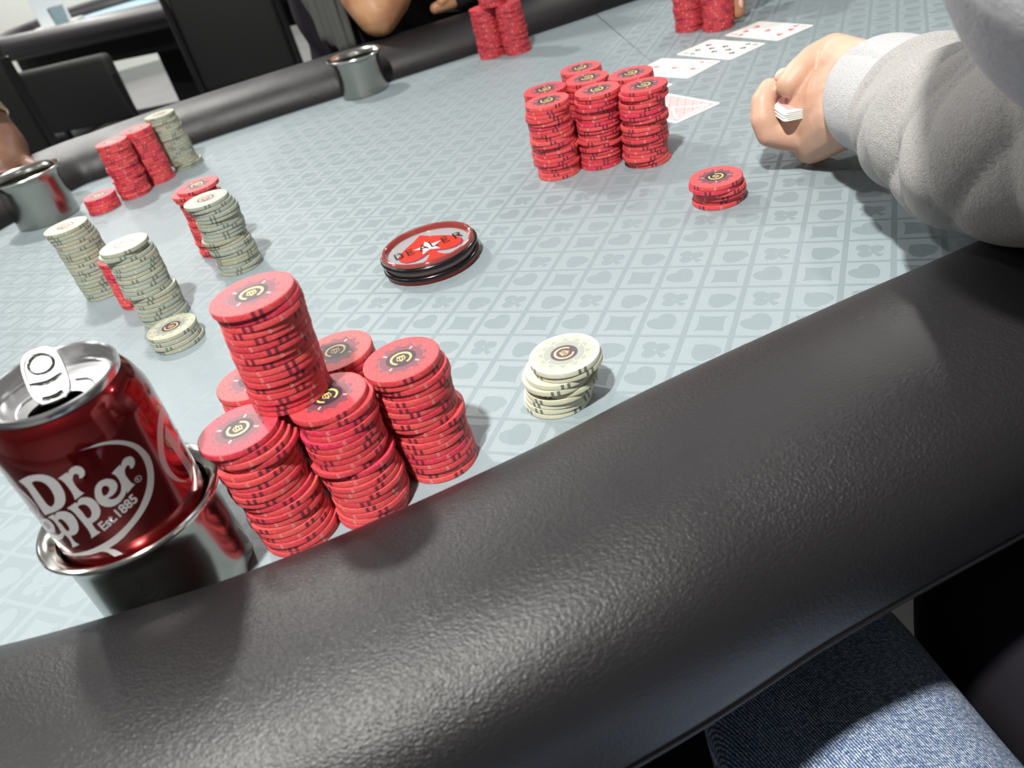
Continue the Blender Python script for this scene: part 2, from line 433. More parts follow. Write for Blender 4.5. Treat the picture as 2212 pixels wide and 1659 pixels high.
ORG = Vector((0, 0, TZ))
def here(o, parent=None):                 # mesh authored in table millimetres
    if parent is None: o.location = ORG
    else: o.parent = parent; o.location = ORG - parent.location
    return o
def spline_loop(P, per=10):
    out = []; n = len(P)
    for i in range(n):
        a, b, c, d = [Vector((*P[(i+k-1) % n], 0)) for k in range(4)]
        for j in range(per):
            t = j/per
            out.append(0.5*((2*b)+(c-a)*t+(2*a-5*b+4*c-d)*t*t+(-a+3*b-3*c+d)*t*t*t))
    return out
def loop_normals(P):
    n = len(P); N_ = []
    for i in range(n):
        d = (P[(i+1) % n]-P[(i-1) % n]).normalized(); N_.append(Vector((d.y, -d.x, 0)))   # outward for CCW loop
    return N_
def sweep(loop, prof, name, smooth=True, close_prof=True):
    """prof (outward, z) mm around a closed CCW loop"""
    NN = loop_normals(loop); bm = bmesh.new(); rows = []
    for p, nn in zip(loop, NN): rows.append([bm.verts.new(p + nn*o + Vector((0, 0, z))) for o, z in prof])
    n = len(loop); m = len(prof)
    for i in range(n):
        a, b = rows[i], rows[(i+1) % n]
        for k in range(m if close_prof else m-1):
            k2 = (k+1) % m
            bm.faces.new((a[k], b[k], b[k2], a[k2]))
    return mesh_bm(bm, name, smooth)
def fill_loop(loop, off, z, name):
    NN = loop_normals(loop); bm = bmesh.new()
    vs = [bm.verts.new(p+nn*off+Vector((0, 0, z))) for p, nn in zip(loop, NN)]
    c = bm.verts.new(sum((v.co for v in vs), Vector())/len(vs))
    for i in range(len(vs)): bm.faces.new((vs[i], vs[(i+1) % len(vs)], c))
    me = mesh_bm(bm, name); return me
def slab_loop(loop, off, z0, z1, name):
    NN = loop_normals(loop); bm = bmesh.new()
    A_ = [bm.verts.new(p+nn*off+Vector((0, 0, z0))) for p, nn in zip(loop, NN)]
    B_ = [bm.verts.new(p+nn*off+Vector((0, 0, z1))) for p, nn in zip(loop, NN)]
    for i in range(len(A_)):
        j = (i+1) % len(A_); bm.faces.new((A_[i], A_[j], B_[j], B_[i]))
    bm.faces.new(A_); bm.faces.new(list(reversed(B_)))
    return mesh_bm(bm, name)

# ------------------------------------------------------------ the room
FZ = -760.0
def wallbox(name, c, s, m):
    bm = bmesh.new(); box(bm, c, s); o = link(name, mesh_bm(bm, name), m); here(o); tag(o, kind='structure'); return o
wallbox('floor', (-500, 3000, FZ-25), (12000, 14000, 50), FLOORM)
wallbox('wall_back', (-500, 7750, FZ+1350), (12000, 100, 2700), WALLM)
wallbox('wall_left', (-6450, 3000, FZ+1350), (100, 14000, 2700), WALLM)
wallbox('wall_right', (5450, 3000, FZ+1350), (100, 14000, 2700), WALLM)
wallbox('wall_front', (-500, -3950, FZ+1350), (12000, 100, 2700), WALLM)
wallbox('ceiling', (-500, 3000, FZ+2725), (12000, 14000, 50), CEILM)
wallbox('baseboard_back', (-500, 7690, FZ+50), (12000, 20, 100), mat('baseboard_grey', rgb(150, 154, 152), 0.6))

# ------------------------------------------------------------ the poker table
NEAR = [(1000, 568), (640, 470), (282, 378), (169, 352), (64, 326), (-13, 302), (-106, 281), (-180, 274), (-276, 279)]
LEFT = [(-400, 318), (-510, 405), (-590, 530), (-632, 690), (-632, 850), (-592, 1010)]
FAR = [(-507, 1148), (-461, 1172), (-352, 1213), (-224, 1238), (-126, 1252), (86, 1283), (270, 1320), (356, 1342), (900, 1450), (1300, 1525)]
RIGHT = [(1560, 1530), (1760, 1380), (1830, 1160), (1740, 930), (1480, 720)]
pts = NEAR + LEFT + FAR + RIGHT            # this order runs clockwise
LOOP = spline_loop(list(reversed(pts)), 12)
def rail_profile(semi=69, h=47):
    pr = []
    for i in range(0, 25):
        a = PI - PI*i/24                    # inner base -> crest -> outer
        c, s = math.cos(a), math.sin(a)
        pr.append((semi + semi*(abs(c)**0.92)*(1 if c > 0 else -1), h*(s**0.88)))
    pr += [(137.5, -8), (136.5, -18), (135, -27), (133, -32)]
    return pr
table = empty('poker_table', V(560, 850, -760)); tag(table, 'large poker table with blue-grey patterned cloth and padded black rail, holding all the chips', 'table')
o = here(link('playing_surface', fill_loop(LOOP, 12, 0, 'playing_surface'), FELT), table); tag(o, 'blue-grey cloth woven with card suits in a diagonal grid')
pr = rail_profile()
o = here(link('padded_rail', sweep(LOOP, pr + [(120, -34), (5, -34)], 'padded_rail'), LEATHER), table); tag(o, 'glossy black grained vinyl armrest')
seam = [(132+2.0*math.cos(a*PI/4), -34.5+2.0*math.sin(a*PI/4)) for a in range(8)]
here(link('piping', sweep(LOOP, seam, 'piping'), BLACKFRAME), table)
here(link('tabletop_board', slab_loop(LOOP, 112, -60, -35.5, 'board'), UNDER), table)
here(link('apron', slab_loop(LOOP, -120, -150, -60, 'apron'), UNDER), table)
for (x, y) in ((-150, 760), (1250, 1080)):
    bm = bmesh.new(); box(bm, (x, y, -440), (360, 360, 580), bev=12); box(bm, (x, y, -745), (600, 600, 30), bev=8)
    here(link('pedestal', mesh_bm(bm, 'pedestal'), UNDER), table)

# ------------------------------------------------------------ second table far behind
def oval(cx, cy, ang, half, r, per=20):
    P = []; ca, sa = math.cos(ang), math.sin(ang)
    for s in (1, -1):
        for i in range(per+1):
            a = -PI/2 + PI*i/per if s > 0 else PI/2 + PI*i/per
            x = s*half + r*math.cos(a); y = r*math.sin(a)
            P.append(Vector((cx + x*ca - y*sa, cy + x*sa + y*ca, 0)))
    # resample straight parts
    out = []
    for i in range(len(P)):
        a, b = P[i], P[(i+1) % len(P)]; k = max(1, int((b-a).length/120))
        for j in range(k): out.append(a.lerp(b, j/k))
    return out
ang2 = math.atan2(-279, 530)
L2 = oval(-230, 3545, ang2, 1120, 450)
t2 = empty('poker_table', V(-230, 3560, -760)); tag(t2, 'second poker table with pale blue cloth, empty, beyond the black chairs', 'table')
here(link('playing_surface', fill_loop(L2, 12, 0, 'ps2'), FELT2), t2)
here(link('padded_rail', sweep(L2, rail_profile(72, 50) + [(120, -34), (5, -34)], 'rail2'), LEATHER2), t2)
here(link('apron', slab_loop(L2, 20, -120, -36, 'apron2'), UNDER), t2)
for s in (-1, 1):
    x = -230 + s*760*math.cos(ang2); y = 3545 + s*760*math.sin(ang2)
    bm = bmesh.new(); box(bm, (x, y, -440), (300, 300, 640), bev=10); box(bm, (x, y, -745), (520, 520, 30), bev=6)
    here(link('pedestal', mesh_bm(bm, 'ped2'), UNDER), t2)

# white pillar and cup standing at the end of the second table
wp = empty('display_stand', V(-1540, 4210, 0)); tag(wp, 'white upright panel standing on the end of the second table, top left corner', 'panel')
bm = bmesh.new(); box(bm, (-1540, 4210, 240), (130, 40, 480), bev=4)
here(link('panel', mesh_bm(bm, 'panel'), mat('white_plastic', rgb(226, 228, 230), 0.4)), wp)
bm = bmesh.new(); box(bm, (-1540, 4210, 7), (210, 120, 14), bev=4); here(link('foot', mesh_bm(bm, 'foot'), mat('white_plastic_foot', rgb(200, 206, 200), 0.4)), wp)
cp = link('cup', lathe([(0, 0), (26, 0), (30, 3), (33, 80), (36, 84), (33, 85), (29, 82), (27, 6), (0, 5)], 32), STEELB); cp.location = V(-1470, 4080, 0)
tag(cp, 'small steel cup on the far corner of the second table', 'cup')
tr = empty('card_shoe', V(-900, 3830, 0)); tag(tr, 'low black box lying on the back of the second table', 'tray')
bm = bmesh.new(); box(bm, (0, 0, 45), (620, 130, 90), Matrix.Rotation(ang2, 3, 'Z'), bev=6); bmesh.ops.translate(bm, vec=(-760, 4040, 0), verts=bm.verts)
here(link('tray_body', mesh_bm(bm, 'tb'), mat('tray_dark', rgb(72, 74, 72), 0.5)), tr)

# ------------------------------------------------------------ chairs
def chair(x, y, rz, label, w=440, seat_z=450, back_h=900, seatmat=None, slot=False, group=None):
    t = empty('chair', V(x, y, FZ), rz); tag(t, label, 'chair', group)
    def add(nm, bm, m): 
        o = link(nm, mesh_bm(bm, nm), m, t); return o
    bm = bmesh.new(); box(bm, (0, 0, seat_z), (w, 430, 60), bev=22); o = add('seat', bm, seatmat or BLACKPAD)
    for p in o.data.polygons: p.use_smooth = True
    sharp(o.data, 40)
    bh = back_h-(seat_z+90)
    bm = bmesh.new(); box(bm, (0, 225, seat_z+90+bh/2), (w, 46, bh), Matrix.Rotation(0, 3, 'X'), bev=20); o = add('backrest', bm, BLACKPAD)
    for p in o.data.polygons: p.use_smooth = True
    sharp(o.data, 40)
    for sx in (-1, 1):
        bm = tube_mesh([(sx*(w/2+8), 240, 0), (sx*(w/2+8), 236, seat_z), (sx*(w/2+6), 250, back_h-60)], [11, 11, 11], 10, 12); add('leg', bm, BLACKFRAME)
        bm = tube_mesh([(sx*(w/2+8), -230, 0), (sx*(w/2+8), -205, seat_z*0.5), (sx*(w/2+6), -190, seat_z-20)], [11, 11, 11], 10, 8); add('leg', bm, BLACKFRAME)
        bm = tube_mesh([(sx*(w/2+8), -195, seat_z-34), (sx*(w/2+8), 230, seat_z-34)], [9, 9], 8, 3); add('side_rail', bm, BLACKFRAME)
    bm = tube_mesh([(-w/2-6, 225, 190), (w/2+6, 225, 190)], [8, 8], 8, 3); add('stretcher', bm, BLACKFRAME)
    return t

# ------------------------------------------------------------ poker chips
CR, CT = 19.5, 3.381
def chip_mesh(mats, fives=True, seed=0):
    SEG = 72; T = CT-0.03
    prof = [(0, 0), (CR-0.4, 0), (CR, 0.36), (CR, T-0.45), (CR-0.16, T-0.14), (CR-0.6, T), (CR-1.0, T-0.05), (0, T-0.06)]
    marks = set()
    for q in range(4): marks |= {q*18-1, q*18+1}
    marks = {m % SEG for m in marks}
    me = lathe(prof, SEG, mi=lambda i, k: 1 if (1 <= i <= 3 and k in marks) else 0, name='poker_chip')
    bm = bmesh.new(); bm.from_mesh(me)
    if fives:
        five = [(1, 1), (0.15, 1), (0.05, 0.56), (0.6, 0.62), (1, 0.34), (0.7, 0.02), (0, 0.06)]
        one = [(0.2, 0.75), (0.55, 1), (0.55, 0)]
        g = five if fives is True else one
        for q in range(4):
            a0 = (q*18+9.5)/SEG*2*PI
            def fn(x, y): 
                a = a0 + (x*1.5-0.75)/CR; r = (CR+0.03)*MM
                return (r*math.cos(a), r*math.sin(a), (0.72+y*1.85)*MM)
            stroke(bm, g, 0.24, mi=2, fn=fn)
    bm.to_mesh(me); bm.free()
    for m in mats: me.materials.append(m)
    return me
def star_pts(n, ro, ri, a0=0.0):
    return [((ro if i % 2 == 0 else ri)*math.cos(a0+PI*i/n), (ro if i % 2 == 0 else ri)*math.sin(a0+PI*i/n)) for i in range(2*n)]
def emblem(bm, z, mi_gold, mi_crown, s=1.0):
    # laurel ring, open at the top, of short leaves
    for i in range(25):
        a = PI/2 + 0.62 + (2*PI-1.24)*i/24
        w = 1.1 + 0.5*math.sin(PI*i/24)
        for sg in (-1, 1):
            c = (5.05*math.cos(a), 5.05*math.sin(a)); da = a + PI/2*(1 if i > 12 else -1)
            tip = (c[0]+0.95*math.cos(da+sg*0.75)*1.0, c[1]+0.95*math.sin(da+sg*0.75))
            nx, ny = -math.sin(da+sg*0.75)*0.42, math.cos(da+sg*0.75)*0.42
            vs = [bm.verts.new((c[0]*s-nx*s, c[1]*s-ny*s, z)), bm.verts.new((tip[0]*s, tip[1]*s, z)), bm.verts.new((c[0]*s+nx*s, c[1]*s+ny*s, z))]
            f = bm.faces.new(vs); f.material_index = mi_gold
    arc = ring_pts(5.05*s, PI/2+0.55, PI/2+2*PI-0.55, 36)
    stroke(bm, arc, [(0.5+0.75*math.sin(PI*i/36))*s for i in range(37)], z+0.004, mi_gold)
    # crown
    for x in (-1.9, -0.65, 0.65, 1.9):
        stroke(bm, [(x*0.75*s, -1.5*s), (x*1.15*s, 0.3*s), (x*0.9*s, 1.5*s), (x*0.35*s, 1.9*s)], 0.36*s, z+0.008, mi_crown)
    stroke(bm, [(-1.9*s, -1.8*s), (1.9*s, -1.8*s)], 0.62*s, z+0.01, mi_crown)
    stroke(bm, [(0, 1.5*s), (0, 3.1*s)], 0.3*s, z+0.01, mi_crown); stroke(bm, [(-0.6*s, 2.5*s), (0.6*s, 2.5*s)], 0.3*s, z+0.012, mi_crown)
def inlay_mesh(kind):
    bm = bmesh.new(); z = CT-0.03-0.06+0.02
    if kind == 'red':
        poly_mesh(bm, [star_pts(12, 13.9, 11.2)], z, 0)
        stroke(bm, ring_pts(11.4, n=64), 0.16, z+0.012, 1)
        poly_mesh(bm, [ring_pts(7.7, n=48)[:-1]], z+0.02, 2)
        emblem(bm, z+0.03, 3, 3)
        for q in range(4):
            a = PI/4+q*PI/2 + 0.1; c, s = math.cos(a), math.sin(a); r = 9.6
            add_text(bm, '5', 2.9, lambda x, y: (r*c + x*s - y*c, r*s - x*c - y*s, z+0.03), 4, 0.02)
        mats = [STAR, STAR2, DARK, GOLD, FIVE]
    else:
        poly_mesh(bm, [star_pts(12, 18.2, 14.6, 0.13)], z, 5)
        poly_mesh(bm, [star_pts(12, 14.6, 11.4)], z+0.008, 0)
        stroke(bm, ring_pts(11.6, n=64), 0.3, z+0.016, 1)
        poly_mesh(bm, [ring_pts(7.5, n=48)[:-1]], z+0.02, 2)
        emblem(bm, z+0.03, 3, 3)
        for q in range(4):
            a = q*PI/2 + 0.1; c, s = math.cos(a), math.sin(a)
            stroke(bm, [((9.0)*c, 9.0*s), (10.3*c+0.5*s, 10.3*s-0.5*c)], 0.5, z+0.03, 4)
            stroke(bm, [((9.0)*c, 9.0*s), (11.0*c, 11.0*s)], 0.45, z+0.034, 4)
        mats = [GSTAR, GLINE, GDARK, PEACH, GLINE, GSTAR2]
    me = mesh_bm(bm, 'inlay'); 
    for m in mats: me.materials.append(m)
    return me
CHIP = {'red': chip_mesh([RED, MARK, NUM]), 'grey': chip_mesh([GREY, GMARK, GNUM], '1'), 'white': chip_mesh([WHITE, GMARK, GNUM], '1')}
INLAY = {'red': inlay_mesh('red'), 'grey': inlay_mesh('grey')}; INLAY['white'] = INLAY['grey']
ORD = ['top', 'second', 'third', 'fourth', 'fifth', 'sixth', 'seventh', 'eighth', 'ninth', 'tenth', 'eleventh', 'twelfth', 'thirteenth', 'fourteenth', 'fifteenth', 'sixteenth', 'seventeenth', 'eighteenth', 'nineteenth', 'bottom']
NCHIP = [0]
def stack(desc, n, base, top, color='red', z0=0.0, jit=0.7, off=None, rot=None, inlays=1, only=None, seed=1, bow=(0, 0)):
    """one real chip per object; off = list of sideways shifts in mm from the top down"""
    rg = random.Random(seed*131+n); stuffbm = None; bulk = []
    for k in range(n):
        t = (k+0.5)/n if n > 1 else 0.5
        s = n-1-k                      # 0 = top
        x = base[0]+(top[0]-base[0])*t + rg.uniform(-jit, jit) + bow[0]*math.sin(PI*t); y = base[1]+(top[1]-base[1])*t + rg.uniform(-jit, jit)+bow[1]*math.sin(PI*t)
        if off and s < len(off):
            dx = off[s]; x += dx*0.96; y += dx*0.25
        a = rg.uniform(0, 2*PI)
        if s == 0 and rot is not None: a = math.radians(rot)
        z = z0+k*CT
        if only is not None and s >= only: bulk.append((x, y, z, a)); continue
        o = bpy.data.objects.new('poker_chip', CHIP[color]); COL.objects.link(o)
        o.location = V(x, y, z); o.rotation_euler = (0, 0, a)
        w = ORD[s] if s < 19 else 'twentieth'
        if s == n-1 and n > 1: w = 'bottom'
        wd = (w+' chip of ') if s in (0, n-1) else (w+' chip down in ')
        lab = color+' poker chip, '+wd+desc
        if len(lab.split()) > 16: print('LONG', len(lab.split()), lab)
        tag(o, lab, 'poker chip', 'chips in '+desc)
        if s < inlays:
            i = bpy.data.objects.new('printed_inlay', INLAY[color]); COL.objects.link(i); i.parent = o
        NCHIP[0] += 1
    return bulk

M_OFF = [0, 2.2, 1.8, 1.9, 0.9, 0.8, 0.5, 0.4, 0.4, -0.8, 2.6, 1.2, 1.4, 1.9, 2.2, 1.9, 1.7, 1.9, 1.0, 0]
L_OFF = [-0.6, 1.2, 2.6, 4.0, 0.6, 0.3, 0.2, 0.5, -0.2, 0.1, 1.0, 1.8, 1.2, 1.0, -0.3, 0, 0.2, 0.6, 0.6, -0.2]
C_OFF = [-1.2, -0.6, 0.4, 1.4, 0.9, -0.3, -0.6, -0.7, -1.0, -0.4, 1.8, 1.3, 0.2, 0.6, 0.4, 0.3, 0.8, 0.6, 0.6, 0.5]
T_OFF = [-0.6, 0.3, 0.9, 0.6, 0.4, 0.2, 0.5, 0.1, 0, 0, 0.2, 0, 0.2, 0.1, -0.1, 0, 0]
stack('the high leaning stack atop the near pile', 17, (-104, 338.5), (-99, 333.2), z0=20*CT, jit=0.25, off=T_OFF, rot=190, seed=1)
stack("the near pile's front left stack", 20, (-123.2, 317.5), (-129, 319.7), jit=0.5, off=L_OFF, rot=25, seed=2)
stack("the near pile's front middle stack", 20, (-85.5, 322.2), (-86, 326.3), jit=0.45, off=M_OFF, rot=200, seed=3)
stack("the near pile's right end stack", 20, (-47.5, 342.4), (-48, 341.6), jit=0.45, off=C_OFF, rot=185, seed=4)
stack("the near pile's back left stack", 20, (-126.5, 361.5), (-126.8, 362.8), jit=0.4, rot=205, seed=5)
stack("the near pile's back right stack", 20, (-84, 366), (-83.2, 367.2), jit=0.5, rot=185, seed=6)
stack('the small white stack near the rail', 9, (23, 367.5), (31.5, 363.3), 'white', jit=0.4, off=[0.3, 2.2, -1.8, -3.0, 1.8, -0.6, -0.6, -0.6, -0.4], rot=-75, seed=7)
F_OFF = [1.5, 0.6, -0.4, -1.4, -0.3, 0, 0.2, 0.6, 1.0, -1.6, 0.2, 1.2, 2.2, 2.0, -0.4, 0.4, 0.9, 1.2, 0.3, 0]
FR_OFF = [1.5, -1.0, 1.6, -0.9, -1.2, -1.0, -0.6, 0.6, 1.8, -0.6, -0.4, 0.0, -1.4, 1.6, -0.2, -0.4, -0.6, -0.9, 0.6, 2.8]
F2_OFF = [0.4, 1.0, -1.0, -1.3, 0.4, -0.6, 0.4, 0.4, -0.8, 0.4, 0.7, 0.0, -0.8, 1.8, 0.0, 0.8, 0.8, 1.6, 0.2, -0.3]
stack("the centre pile's front left stack", 20, (95, 708), (94.5, 701.5), jit=0.6, off=F_OFF, rot=15, seed=8)
stack("the centre pile's front middle stack", 20, (133.6, 704.5), (138.3, 692.5), jit=0.6, off=F2_OFF, rot=10, seed=9)
stack("the centre pile's front right stack", 20, (168, 677), (171.3, 667.9), jit=0.5, off=FR_OFF, rot=40, seed=10)
BULK = []
BULK += stack("the centre pile's back left stack", 20, (97, 744), (101, 737.6), jit=0.7, only=5, rot=30, seed=11)
BULK += stack("the centre pile's inner middle stack", 20, (137, 744), (139.5, 736.3), jit=0.7, only=14, rot=50, seed=12)
BULK += stack("the centre pile's farthest stack", 20, (141, 783), (143, 776), jit=0.6, only=4, rot=20, seed=13)
BULK += stack("the centre pile's back right stack", 20, (177, 718), (174, 712.5), jit=0.6, only=4, rot=45, seed=14)
stack('the short red stack right of centre pile', 6, (190.8, 561.8), (188.3, 555.8), jit=0.9, off=[0.5, -1.5, 1.0, 0.9, 0.9, 0], rot=20, seed=15)
stack('the leftmost grey stack', 20, (-342, 731), (-346, 735), 'grey', jit=0.6, rot=150, seed=16, off=[-0.8, 0, 0.6, 1.2, 1.2, 0.6])
stack('the grey stack behind the short one', 20, (-263, 634), (-268.2, 638.4), 'grey', jit=0.7, rot=20, seed=17, off=[0, -1.6, 0.8, 1.4, 0.6, 0.2, 0.1, 0, 0, -0.4, -0.8, -0.8, 2.0, 1.2, 0.8])
stack('the short grey stack by the can', 4, (-240.3, 578), (-243, 581), 'grey', jit=0.6, rot=45, seed=18)
stack('the grey stack hiding a red one', 20, (-206.6, 699.2), (-208, 697), 'grey', jit=0.7, rot=190, seed=19, off=[-1.6, -0.6, 0.2, 2.0, 1.6, 1.2, 1.0, 0.6, 0.8, 0.4, -1.6, -1.0])
stack('the red stack half behind a grey one', 20, (-235, 757), (-228, 747.5), jit=0.8, rot=170, seed=20, off=[1.6, -3.2, -3.0, 0.5])
stack('the red stack between two grey stacks', 13, (-296, 686), (-296, 688), jit=0.7, seed=21, inlays=1)
stack('the short red stack by the left cup', 5, (-422.6, 1010.8), (-425, 1018), jit=0.8, rot=10, seed=22)
stack('the nearer of two far-left red stacks', 20, (-389.5, 1038), (-387.8, 1040.8), jit=0.9, seed=23, off=[-1, 0, 1, 0.4, -0.6, -0.5, 0, 0.4, 0, -2.0, 0.6, 1.4, 2.0, -0.8])
stack('the farther of two far-left red stacks', 20, (-366, 1074), (-366.5, 1073), jit=0.6, seed=24)
stack('the grey stack against the far rail', 21, (-337.5, 1108), (-341, 1106), 'grey', jit=0.9, seed=25, off=[0]*19+[4.5, 4.0])
BULK += stack('far', 20, (105, 1241), (105, 1240), only=0, jit=0.8, seed=26)
BULK += stack('far', 20, (140, 1222), (139, 1221), only=0, jit=0.8, seed=27)
BULK += stack('far', 20, (121, 1229), (118, 1229), z0=20*CT, only=0, jit=0.8, seed=28)
BULK += stack('far', 20, (350, 1079), (349, 1079), only=0, jit=0.9, seed=29)
BULK += stack('far', 20, (375, 1045), (374, 1045), only=0, jit=0.9, seed=30)
def bulk_object(bulk):
    me = bpy.data.meshes.new('chip_bulk'); bm = bmesh.new()
    src = CHIP['red']; vs0 = [v.co.copy() for v in src.vertices]; fs0 = [(list(p.vertices), p.material_index) for p in src.polygons]
    V_, F_, MI = [], [], []
    for x, y, z, a in bulk:
        R = Matrix.Translation(Vector((x, y, z))*MM) @ Matrix.Rotation(a, 4, 'Z'); b0 = len(V_)
        V_ += [R @ v for v in vs0]
        for f, mi in fs0: F_.append([i+b0 for i in f]); MI.append(mi)
    me.from_pydata(V_, [], F_); me.polygons.foreach_set('material_index', MI)
    o = here(link('poker_chips', me, [RED, MARK, NUM])); bm.free()
    tag(o, 'red poker chips in the two farthest stacked piles and low inside the centre pile', 'poker chips', kind='stuff')
bulk_object(BULK)
print('individual chips', NCHIP[0])

# ------------------------------------------------------------ dealer button
db = empty('dealer_button', V(-34, 592, 0), math.atan2(8, 46)+0.02)
tag(db, 'round acrylic dealer button with red spade, white star and two black bands', 'dealer button')
def part(name, me, m, parent, z=0.0):
    o = link(name, me, m, parent); o.location = (0, 0, z*MM); return o
def torus_prof(R, r, zc, n=12): return [(R+r*math.cos(2*PI*i/n), zc+r*math.sin(2*PI*i/n)) for i in range(n+1)]
part('bottom_disc', lathe([(0, 0), (36.5, 0), (37.3, 0.8), (37.3, 3.0), (36.4, 3.8), (0, 3.8)], 96), BUTRED, db)
part('rubber_band', lathe(torus_prof(37.2, 2.1, 4.9), 96), RUBBER, db)
part('clear_middle', lathe([(0, 3.8), (36.2, 3.8), (36.2, 12.5), (0, 12.5)], 96), BUTCLEAR, db)
part('rubber_band', lathe(torus_prof(37.3, 2.25, 12.9), 96), RUBBER, db)
part('top_rim', lathe([(36.0, 12.5), (37.6, 14.2), (37.4, 16.8), (36.6, 17.6), (35.4, 17.8), (34.4, 17.2), (33.6, 15.4), (33.0, 14.2), (32.6, 12.6), (36.0, 12.5)], 96), BUTRIM, db)
part('face', lathe([(0, 13.6), (33.2, 13.6), (33.2, 12.6), (0, 12.6)], 96), BUTGREY, db)
bm = bmesh.new()
def spade(s, oy=0.0):
    P = []
    for i in range(21):                     # right lobe from tip down
        t = i/20
        x = 25*math.sin(PI*min(t*0.56, 1))**1.0*(1-0.0*t); P.append((x, 24-42*t+6*math.sin(PI*t)))
    pts = [(0, 25), (7, 17), (16, 9), (22, 2), (25, -5), (25, -11), (22, -16), (16, -18), (10, -17), (4, -13), (2.5, -12), (3.5, -18), (7, -24), (12, -27)]
    return [(x*s, y*s+oy) for x, y in pts] + [(-x*s, y*s+oy) for x, y in reversed(pts[1:])]
sh = [(x+0.9, y-2.4) for x, y in spade(1.03, 2.5)]
poly_mesh(bm, [sh], 13.66, 1)
poly_mesh(bm, [spade(1.03, 2.5)], 13.72, 0)
poly_mesh(bm, [star_pts(5, 12.5, 5.0, PI/2)], 13.80, 2)
part('spade_emblem', mesh_bm(bm, 'spade'), [BUTRED, BUTPUR, BUTWHITE], db)
bm = bmesh.new()
GL = {'D': [[(0, 0), (0, 7), (3.4, 6.6), (4.8, 5), (4.8, 2), (3.4, 0.4), (0, 0)]],
      'E': [[(4.2, 7), (0, 7), (0, 0), (4.2, 0)], [(0, 3.6), (3.6, 3.6)]],
      'A': [[(0, 0), (2.8, 7), (5.6, 0)], [(1.1, 2.4), (4.5, 2.4)]],
      'L': [[(0, 7), (0, 0), (4.2, 0)]],
      'R': [[(0, 0), (0, 7), (3.4, 6.8), (4.4, 5.4), (3.4, 3.8), (0, 3.5)], [(2.2, 3.6), (4.8, 0)]]}
x0 = -27
for ch in 'DEALER':
    for st in GL[ch]:
        stroke(bm, [(x0+px*1.15, py*1.4-4.2+1.0) for px, py in st], 1.35, 14.4)
    x0 += 9.9
part('engraved_letters', mesh_bm(bm, 'letters'), INK, db)

# ------------------------------------------------------------ soda can
CANB = Vector((-185.71, 304.80, 3.0)); CANT = Vector((-180.216, 299.49, 127.296))
cw = (CANT-CANB).normalized(); cx = Vector((1, 0, 0)); cx = (cx-cw*cx.dot(cw)).normalized(); cy = cw.cross(cx)
can = empty('soda_can', V(*CANB)); tag(can, 'dark red soda can with grey lettering, opened, standing in the near steel cup holder', 'can')
can.matrix_world = Matrix.Translation(V(*CANB)) @ Matrix((cx, cy, cw)).transposed().to_4x4()
HC = (CANT-CANB).length
part('can_body', lathe([(0, 6), (20, 4), (23.5, 0), (25.5, 0.5), (31, 6), (33.0, 12), (33.1, 16), (33.1, HC-21), (32.6, HC-17), (30.6, HC-10), (28.2, HC-5.2), (26.9, HC-4.2), (26.5, HC-3.4)], 128), CANRED, can)
lid_z = HC-6.2
def lidbody():
    prof = [(26.5, HC-4.6), (27.3, HC-3.6), (27.5, HC-1.6), (27.1, HC-0.3), (26.3, HC), (25.6, HC-0.5), (25.2, HC-2), (24.3, HC-7.6), (23.3, HC-8.0), (22.6, HC-7.4), (22.2, lid_z), (0, lid_z)]
    return lathe(prof, 96)
# lid panel with a real opening
def lidmesh():
    bm = bmesh.new()
    prof = [(26.5, HC-4.6), (27.3, HC-3.6), (27.5, HC-1.6), (27.1, HC-0.3), (26.3, HC), (25.6, HC-0.5), (25.2, HC-2), (24.3, HC-7.6), (23.3, HC-8.0), (22.6, HC-7.4), (22.2, lid_z)]
    seg = 96; rows = []
    for r, z in prof: rows.append([bm.verts.new((r*math.cos(2*PI*k/seg), r*math.sin(2*PI*k/seg), z)) for k in range(seg)])
    for i in range(len(rows)-1):
        for k in range(seg): bm.faces.new((rows[i][k], rows[i][(k+1) % seg], rows[i+1][(k+1) % seg], rows[i+1][k]))
    outer = [(22.2*math.cos(2*PI*k/seg), 22.2*math.sin(2*PI*k/seg)) for k in range(seg)]
    hole = mouth(1.0)
    poly_mesh(bm, [outer, hole], lid_z)
    # lip turned down round the opening
    a = [bm.verts.new((x, y, lid_z)) for x, y in hole]; b = [bm.verts.new((x*1.0, y, lid_z-1.6)) for x, y in hole]
    for i in range(len(a)): j = (i+1) % len(a); bm.faces.new((a[i], a[j], b[j], b[i]))
    bmesh.ops.remove_doubles(bm, verts=bm.verts, dist=0.01)
    return bm
MA = math.radians(-72)                     # the mouth points toward the drinker
def loc2(u, v): return (u*math.cos(MA)-v*math.sin(MA), u*math.sin(MA)+v*math.cos(MA))
def mouth(s):
    out = []
    for i in range(40):
        t = 2*PI*i/40; out.append(loc2(11.8 + 8.2*s*math.cos(t), 11.2*s*math.sin(t)*(1+0.12*math.cos(t))))
    return out
me = mesh_bm(lidmesh(), 'lid', True); sharp(me, 28)
lid = part('lid', me, ALU, can)
bm = bmesh.new()
for s_, w in ((1.22, 0.9),):               # raised bead round the mouth
    pts_ = [loc2(-3+u, v) for u, v in [(0, -8), (4, -13.5), (12, -15.5), (20, -13), (22.8, -6), (23.2, 0), (22.8, 6), (20, 13), (12, 15.5), (4, 13.5), (0, 8)]]
    t = tube_mesh([(x, y, lid_z+0.1) for x, y in pts_], [0.55]*len(pts_), 8, 60, caps=True)
    tm = bpy.data.meshes.new('b'); t.to_mesh(tm); t.free(); bm.from_mesh(tm)
part('lid_bead', mesh_bm(bm, 'bead', True), ALU, lid)
part('inner_floor', lathe([(0, lid_z-14), (25, lid_z-14), (25, lid_z-2)], 48), CANDARK, can)
